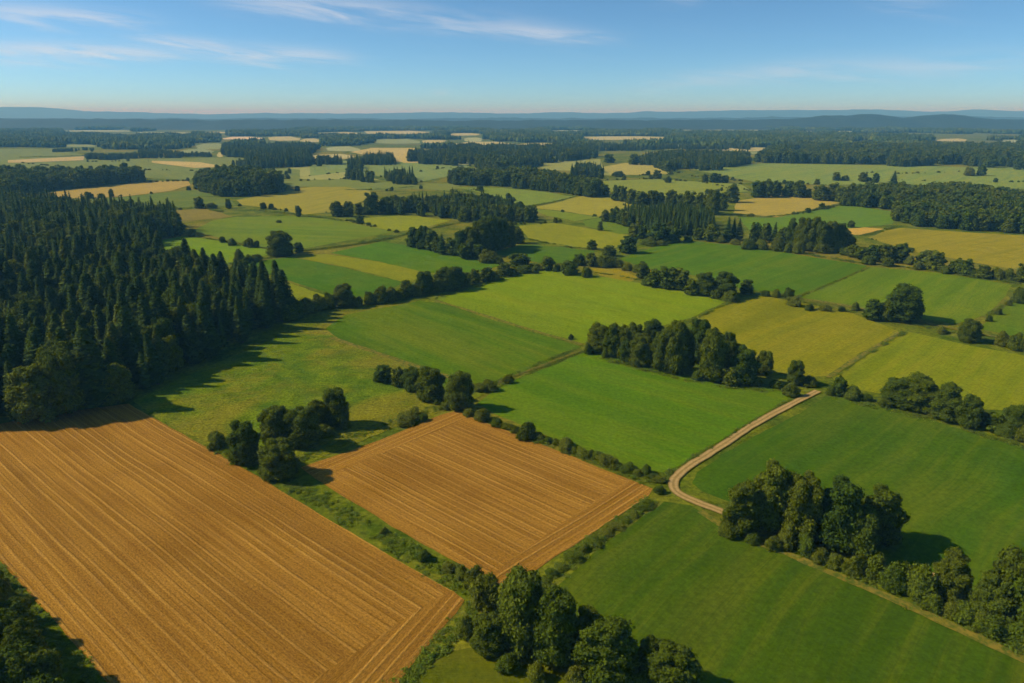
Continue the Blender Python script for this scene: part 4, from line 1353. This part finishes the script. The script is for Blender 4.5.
FAR_EDGES = [[(228, 187), (262, 189), (300, 191)], [(300, 181), (345, 179), (372, 183), (420, 182)], [(80, 199), (150, 194), (192, 190)], [(120, 206), (157, 210.5), (200, 208)],
             [(255, 176), (285, 179), (330, 180)], [(140, 170), (200, 171), (240, 175), (262, 178)], [(0, 158), (40, 157), (84, 156)], [(84, 162), (150, 161)], [(236, 206), (285, 211), (335, 213)],
             [(455, 187), (480, 191), (508, 199), (522, 207)], [(560, 211), (600, 218)], [(598, 181), (640, 179), (700, 182), (750, 191)], [(610, 176), (668, 175), (700, 169)], [(690, 176), (760, 183), (830, 185), (900, 184)],
             [(840, 172), (900, 174), (960, 172)], [(900, 180), (960, 183), (1024, 182)], [(310, 164), (345, 160), (362, 163)], [(372, 192), (420, 189), (456, 192)], [(420, 172), (445, 168), (470, 166)], [(530, 170), (575, 171), (600, 168)],
             [(738, 217), (800, 214), (843, 205)], [(776, 217), (850, 228)], [(600, 250), (640, 237)], [(345, 221), (400, 232)], [(505, 225), (560, 223)], [(630, 165), (660, 165)], [(20, 163), (90, 170), (140, 176)], [(150, 182), (188, 181)],
             [(310, 176), (350, 172), (390, 178)], [(700, 197), (740, 184)], [(560, 246), (600, 250)], [(640, 200), (600, 217)], [(870, 238), (910, 251), (960, 262)]]


def far_scrub():
    P, S, K = [], [], []
    for line in FAR_EDGES:
        g = [gp(*p) for p in line]
        for a, b in zip(g[:-1], g[1:]):
            a, b = np.array(a), np.array(b)
            L = np.linalg.norm(b - a)
            u = 0.0
            while u < L:
                u += RNG.uniform(2.5, 9.0) if RNG.uniform() < 0.75 else RNG.uniform(15, 60)
                q = a + (b - a) * min(1, u / L) + RNG.normal(size=2) * 2.0
                tree = RNG.uniform() < 0.10
                h = RNG.uniform(5, 9) if tree else RNG.uniform(1.0, 3.4)
                w_ = h * RNG.uniform(0.9, 1.2) if tree else h * RNG.uniform(1.2, 2.4)
                P.append((q[0], q[1], 0))
                S.append((w_ / WB, w_ / WB, h / HB) if tree else (w_ / WS, w_ / WS, h / HS))
                K.append(int(RNG.integers(5)) if tree else 10 + int(RNG.integers(6)))
    print('scrub', len(P))
    scatter('hedgerow_scrub', P, S, K, TREEC, 'thin broken lines of scrub along the borders of the far fields', 'scrub')


far_scrub()


def field_tufts():
    P, S = [], []
    poly = [(140, 404), (200, 375), (290, 337), (330, 338), (400, 364), (470, 385), (468, 398), (452, 407), (400, 424), (340, 438), (260, 452), (215, 445), (165, 424)]
    g = np.array([gp(*p) for p in poly])
    x0, y0 = g.min(0)
    x1, y1 = g.max(0)
    q = RNG.uniform(0, 1, (26000, 2)) * (x1 - x0, y1 - y0) + (x0, y0)
    q = q[inside_np(q[:, 0], q[:, 1], [tuple(p) for p in g])]
    m = np.array([mnoise.noise(Vector((x * 0.05, y * 0.05, 5.0))) + 0.7 * mnoise.noise(Vector((x * 0.22, y * 0.22, 8.0))) for x, y in q])
    k = m > 0.05 + RNG.uniform(-0.25, 0.35, len(q))
    q, m = q[k], m[k]
    s = 0.45 + 0.45 * m.clip(0, 1) * RNG.uniform(0.5, 1.4, len(q))
    print('tufts', len(q))
    scatter('grass_tufts', np.c_[q, np.zeros(len(q))], np.c_[s, s, s * 0.35], RNG.integers(0, 5, len(q)), WEEDC, 'uneven grass tufts over the rough meadow', 'grass')


field_tufts()


# ------------------------------------------------------------------ hills on the horizon
def hills(name, dist, prof, half, label, seed):
    xs = np.linspace(-160, 1184, 620)
    ys = np.interp(xs, [p[0] for p in prof], [p[1] for p in prof]) + np.array([1.1 * mnoise.noise(Vector((x * 0.021, seed, 0))) + 0.8 * mnoise.noise(Vector((x * 0.055, seed, 4))) + 0.35 * mnoise.noise(Vector((x * 0.16, seed, 9))) for x in xs])
    V, Fc = [], []
    m = 15
    for i, (px, py) in enumerate(zip(xs, ys)):
        rx, ry, rz = ray(px, py)
        zc = CAM_H + dist / ry * rz
        for j in range(m):
            u = (j / (m - 1)) * 2 - 1
            Y = dist + u * half
            X = rx / ry * dist * (1 + 0.0 * u)
            g = math.exp(-(u * 2.0) ** 2) - math.exp(-4.0)
            n = mnoise.noise(Vector((X * 0.0012, Y * 0.0012, seed))) * 0.16 + mnoise.noise(Vector((X * 0.004, Y * 0.004, seed))) * 0.05
            V.append((X, Y, max(-2, zc) * g * (1 + n * (1 - max(0, 1 - abs(u) * 6))) - 1.0 + 4 * mnoise.noise(Vector((X * 0.01, Y * 0.01, seed)))))
    for i in range(len(xs) - 1):
        for j in range(m - 1):
            Fc.append((i * m + j, i * m + m + j, i * m + m + j + 1, i * m + j + 1))
    me = bpy.data.meshes.new(name)
    me.from_pydata(V, [], Fc)
    me.materials.append(M_HILL)
    tag(add(name, me), label, 'hills', kind='structure')


hills('hills', 17000, [(-160, 108), (-40, 107.5), (0, 107), (35, 106.8), (60, 108.8), (85, 110.8), (120, 112), (190, 113.6), (260, 113.4), (300, 112.8), (340, 113.2), (400, 112.8), (450, 112.0), (475, 112.6), (520, 113.2), (570, 112.0), (620, 112.6), (690, 110.8), (740, 110.0), (800, 109.8), (860, 109.0), (885, 109.8), (930, 111.3), (960, 110.6), (985, 109.8), (1024, 111), (1184, 111)], 3000,
      'long pale blue ridge of hills along the whole horizon', 2.0)
hills('hills', 9600, [(-160, 118), (0, 118.2), (120, 119), (260, 118), (380, 118.6), (500, 117.8), (640, 118.2), (760, 117), (900, 116.6), (1024, 117), (1184, 117)], 1100,
      'low blue wooded rise at the foot of the far ridge', 8.0)
hills('hills', 5700, [(-160, 119), (0, 118), (200, 119.2), (500, 120), (700, 119.5), (770, 119), (800, 117.6), (825, 115.8), (846, 116.0), (858, 113.8), (872, 113.0), (886, 114.8), (903, 118.2), (925, 115.4), (945, 113.8), (965, 115.0), (990, 118.6), (1024, 119.5), (1184, 119)], 800,
      'two low dark blue hills in front of the far ridge', 5.0)

# ------------------------------------------------------------------ air
HZ = bpy.data.materials.new('haze')
HZ.use_nodes = True
ht = HZ.node_tree
ht.nodes.clear()
ho = ht.nodes.new('ShaderNodeOutputMaterial')
pv = ht.nodes.new('ShaderNodeVolumePrincipled')
pv.inputs['Color'].default_value = (0.225, 0.64, 1.0, 1)
pv.inputs['Absorption Color'].default_value = (1, 1, 1, 1)
pv.inputs['Density'].default_value = 0.000102
pv.inputs['Anisotropy'].default_value = 0.0
ht.links.new(pv.outputs[0], ho.inputs['Volume'])
hv = [(x, y, z) for z in (-4, 300) for x, y in ((-47000, -400), (47000, -400), (47000, 47000), (-47000, 47000))]
hf = [(3, 2, 1, 0), (4, 5, 6, 7), (0, 1, 5, 4), (1, 2, 6, 5), (2, 3, 7, 6), (3, 0, 4, 7)]
hm = bpy.data.meshes.new('haze')
hm.from_pydata(hv, [], hf)
hm.materials.append(HZ)
tag(add('haze', hm), 'thin blue haze over the whole plain', 'haze', kind='stuff')

# ------------------------------------------------------------------ sun and sky
SUN_EL = R(39.0)
SHX, SHY = 1.0, -0.09            # the way shadows fall on the ground
az = math.atan2(-SHX, -SHY)      # from +Y towards +X: where the sun stands
sun = bpy.data.lights.new('sun', 'SUN')
sun.energy = 4.6
sun.color = (1.0, 0.90, 0.74)
sun.angle = R(0.53)
so = bpy.data.objects.new('sun', sun)
COL.objects.link(so)
to_sun = Vector((math.sin(az) * math.cos(SUN_EL), math.cos(az) * math.cos(SUN_EL), math.sin(SUN_EL)))
so.rotation_euler = to_sun.to_track_quat('Z', 'Y').to_euler()

w = bpy.data.worlds.new('World')
scene.world = w
w.use_nodes = True
T = w.node_tree
T.nodes.clear()
wo = T.nodes.new('ShaderNodeOutputWorld')
bg = T.nodes.new('ShaderNodeBackground')
sk = T.nodes.new('ShaderNodeTexSky')
sk.sky_type = 'NISHITA'
sk.sun_disc = False
sk.sun_elevation = SUN_EL
sk.sun_rotation = az
sk.altitude = 100
sk.air_density = 0.52
sk.dust_density = 0.25
sk.ozone_density = 5.0
bg.inputs['Strength'].default_value = 0.132


def wm(op, a, b=0.0, clamp=False):
    nd = T.nodes.new('ShaderNodeMath')
    nd.operation = op
    nd.use_clamp = clamp
    for s, v in zip(nd.inputs, (a, b)):
        if isinstance(v, (int, float)):
            s.default_value = v
        else:
            T.links.new(v, s)
    return nd.outputs[0]


def wr(f, lo, hi, a=0.0, b=1.0):
    nd = T.nodes.new('ShaderNodeMapRange')
    nd.interpolation_type = 'SMOOTHSTEP'
    T.links.new(f, nd.inputs[0])
    for i, v in enumerate((lo, hi, a, b)):
        nd.inputs[i + 1].default_value = v
    return nd.outputs[0]


# thin cirrus: bands at given compass directions and heights, torn by noise
tc = T.nodes.new('ShaderNodeTexCoord')
sx = T.nodes.new('ShaderNodeSeparateXYZ')
T.links.new(tc.outputs['Generated'], sx.inputs[0])
hx, hy, hz = sx.outputs
A_ = wm('ARCTAN2', hx, hy)                      # azimuth from +Y
E_ = wm('ARCSINE', hz)                          # elevation
cb = T.nodes.new('ShaderNodeCombineXYZ')
T.links.new(wm('MULTIPLY', A_, 5.0), cb.inputs[0])
T.links.new(wm('ADD', wm('MULTIPLY', E_, 46.0), wm('MULTIPLY', A_, 5.0)), cb.inputs[1])
n1 = T.nodes.new('ShaderNodeTexNoise')
n1.inputs['Scale'].default_value = 1.5
n1.inputs['Detail'].default_value = 7
n1.inputs['Roughness'].default_value = 0.62
n1.inputs['Distortion'].default_value = 0.5
T.links.new(cb.outputs[0], n1.inputs['Vector'])
tot = None
# streaks: (photo x from, to, y at from, y at to, half width, strength)
for x0, x1, y0, y1, hw, st in ((225, 430, -2, 14, 9, 0.9), (380, 580, 12, 33, 9, 0.5), (500, 620, 29, 38, 5, 0.6), (-40, 180, 46, 53, 6, 1.1), (130, 230, 37, 47, 5, 0.9), (200, 350, 50, 57, 7, 0.9),
                               (-40, 150, 6, 22, 7, 0.95), (-40, 110, 60, 64, 5, 0.35), (640, 830, 84, 66, 8, 0.35), (760, 1060, 72, 58, 9, 0.40), (860, 960, 0, 6, 5, 0.35), (430, 450, 93, 93, 3, 0.4), (650, 700, -2, 2, 5, 0.4)):
    def ae(px, py):
        x, y, z = ray(px, py)
        return math.atan2(x, y), math.asin(z / math.sqrt(x * x + y * y + z * z))
    (a0, e0), (a1, e1) = ae(x0, y0), ae(x1, y1)
    u = wm('DIVIDE', wm('SUBTRACT', A_, (a0 + a1) / 2), abs(a1 - a0) / 2)
    line = wm('ADD', wm('MULTIPLY', wm('SUBTRACT', A_, a0), (e1 - e0) / (a1 - a0)), e0)
    dv = wm('DIVIDE', wm('SUBTRACT', wm('ADD', E_, wm('MULTIPLY', wm('SUBTRACT', n1.outputs[0], 0.5), 0.030)), line), hw / F)
    g = wm('MULTIPLY', wm('EXPONENT', wm('MULTIPLY', wm('MULTIPLY', dv, dv), -1.0)), wm('EXPONENT', wm('MULTIPLY', wm('POWER', wm('ABSOLUTE', u), 3.0), -1.3)))
    g = wm('MULTIPLY', g, st)
    tot = g if tot is None else wm('ADD', tot, g)
veil = wm('MULTIPLY', wr(n1.outputs[0], 0.50, 0.80), 0.06)
cov = wm('MULTIPLY', wm('ADD', wm('MULTIPLY', tot, wr(n1.outputs[0], 0.30, 0.66)), veil), wr(hz, 0.0, 0.04), True)
mx = T.nodes.new('ShaderNodeMix')
mx.data_type = 'RGBA'
T.links.new(wm('MULTIPLY', cov, 0.62, True), mx.inputs[0])
tint = T.nodes.new('ShaderNodeMix')
tint.data_type = 'RGBA'
tint.blend_type = 'MULTIPLY'
tint.inputs[0].default_value = 1.0
T.links.new(sk.outputs[0], tint.inputs[6])
tint.inputs[7].default_value = (0.79, 1.03, 1.0, 1)
T.links.new(tint.outputs[2], mx.inputs[6])
mx.inputs[7].default_value = (5.9, 6.0, 6.3, 1)
T.links.new(mx.outputs[2], bg.inputs['Color'])
T.links.new(bg.outputs[0], wo.inputs['Surface'])

# ------------------------------------------------------------------ view and render
vs = scene.view_settings
vs.view_transform = 'Standard'
vs.look = 'None'
vs.exposure = 0.0
vs.gamma = 1.0
cy = scene.cycles
cy.use_denoising = True
cy.max_bounces = 4
cy.diffuse_bounces = 2
cy.glossy_bounces = 1
cy.transmission_bounces = 2
cy.volume_bounces = 0
cy.use_adaptive_sampling = True
cy.adaptive_threshold = 0.03
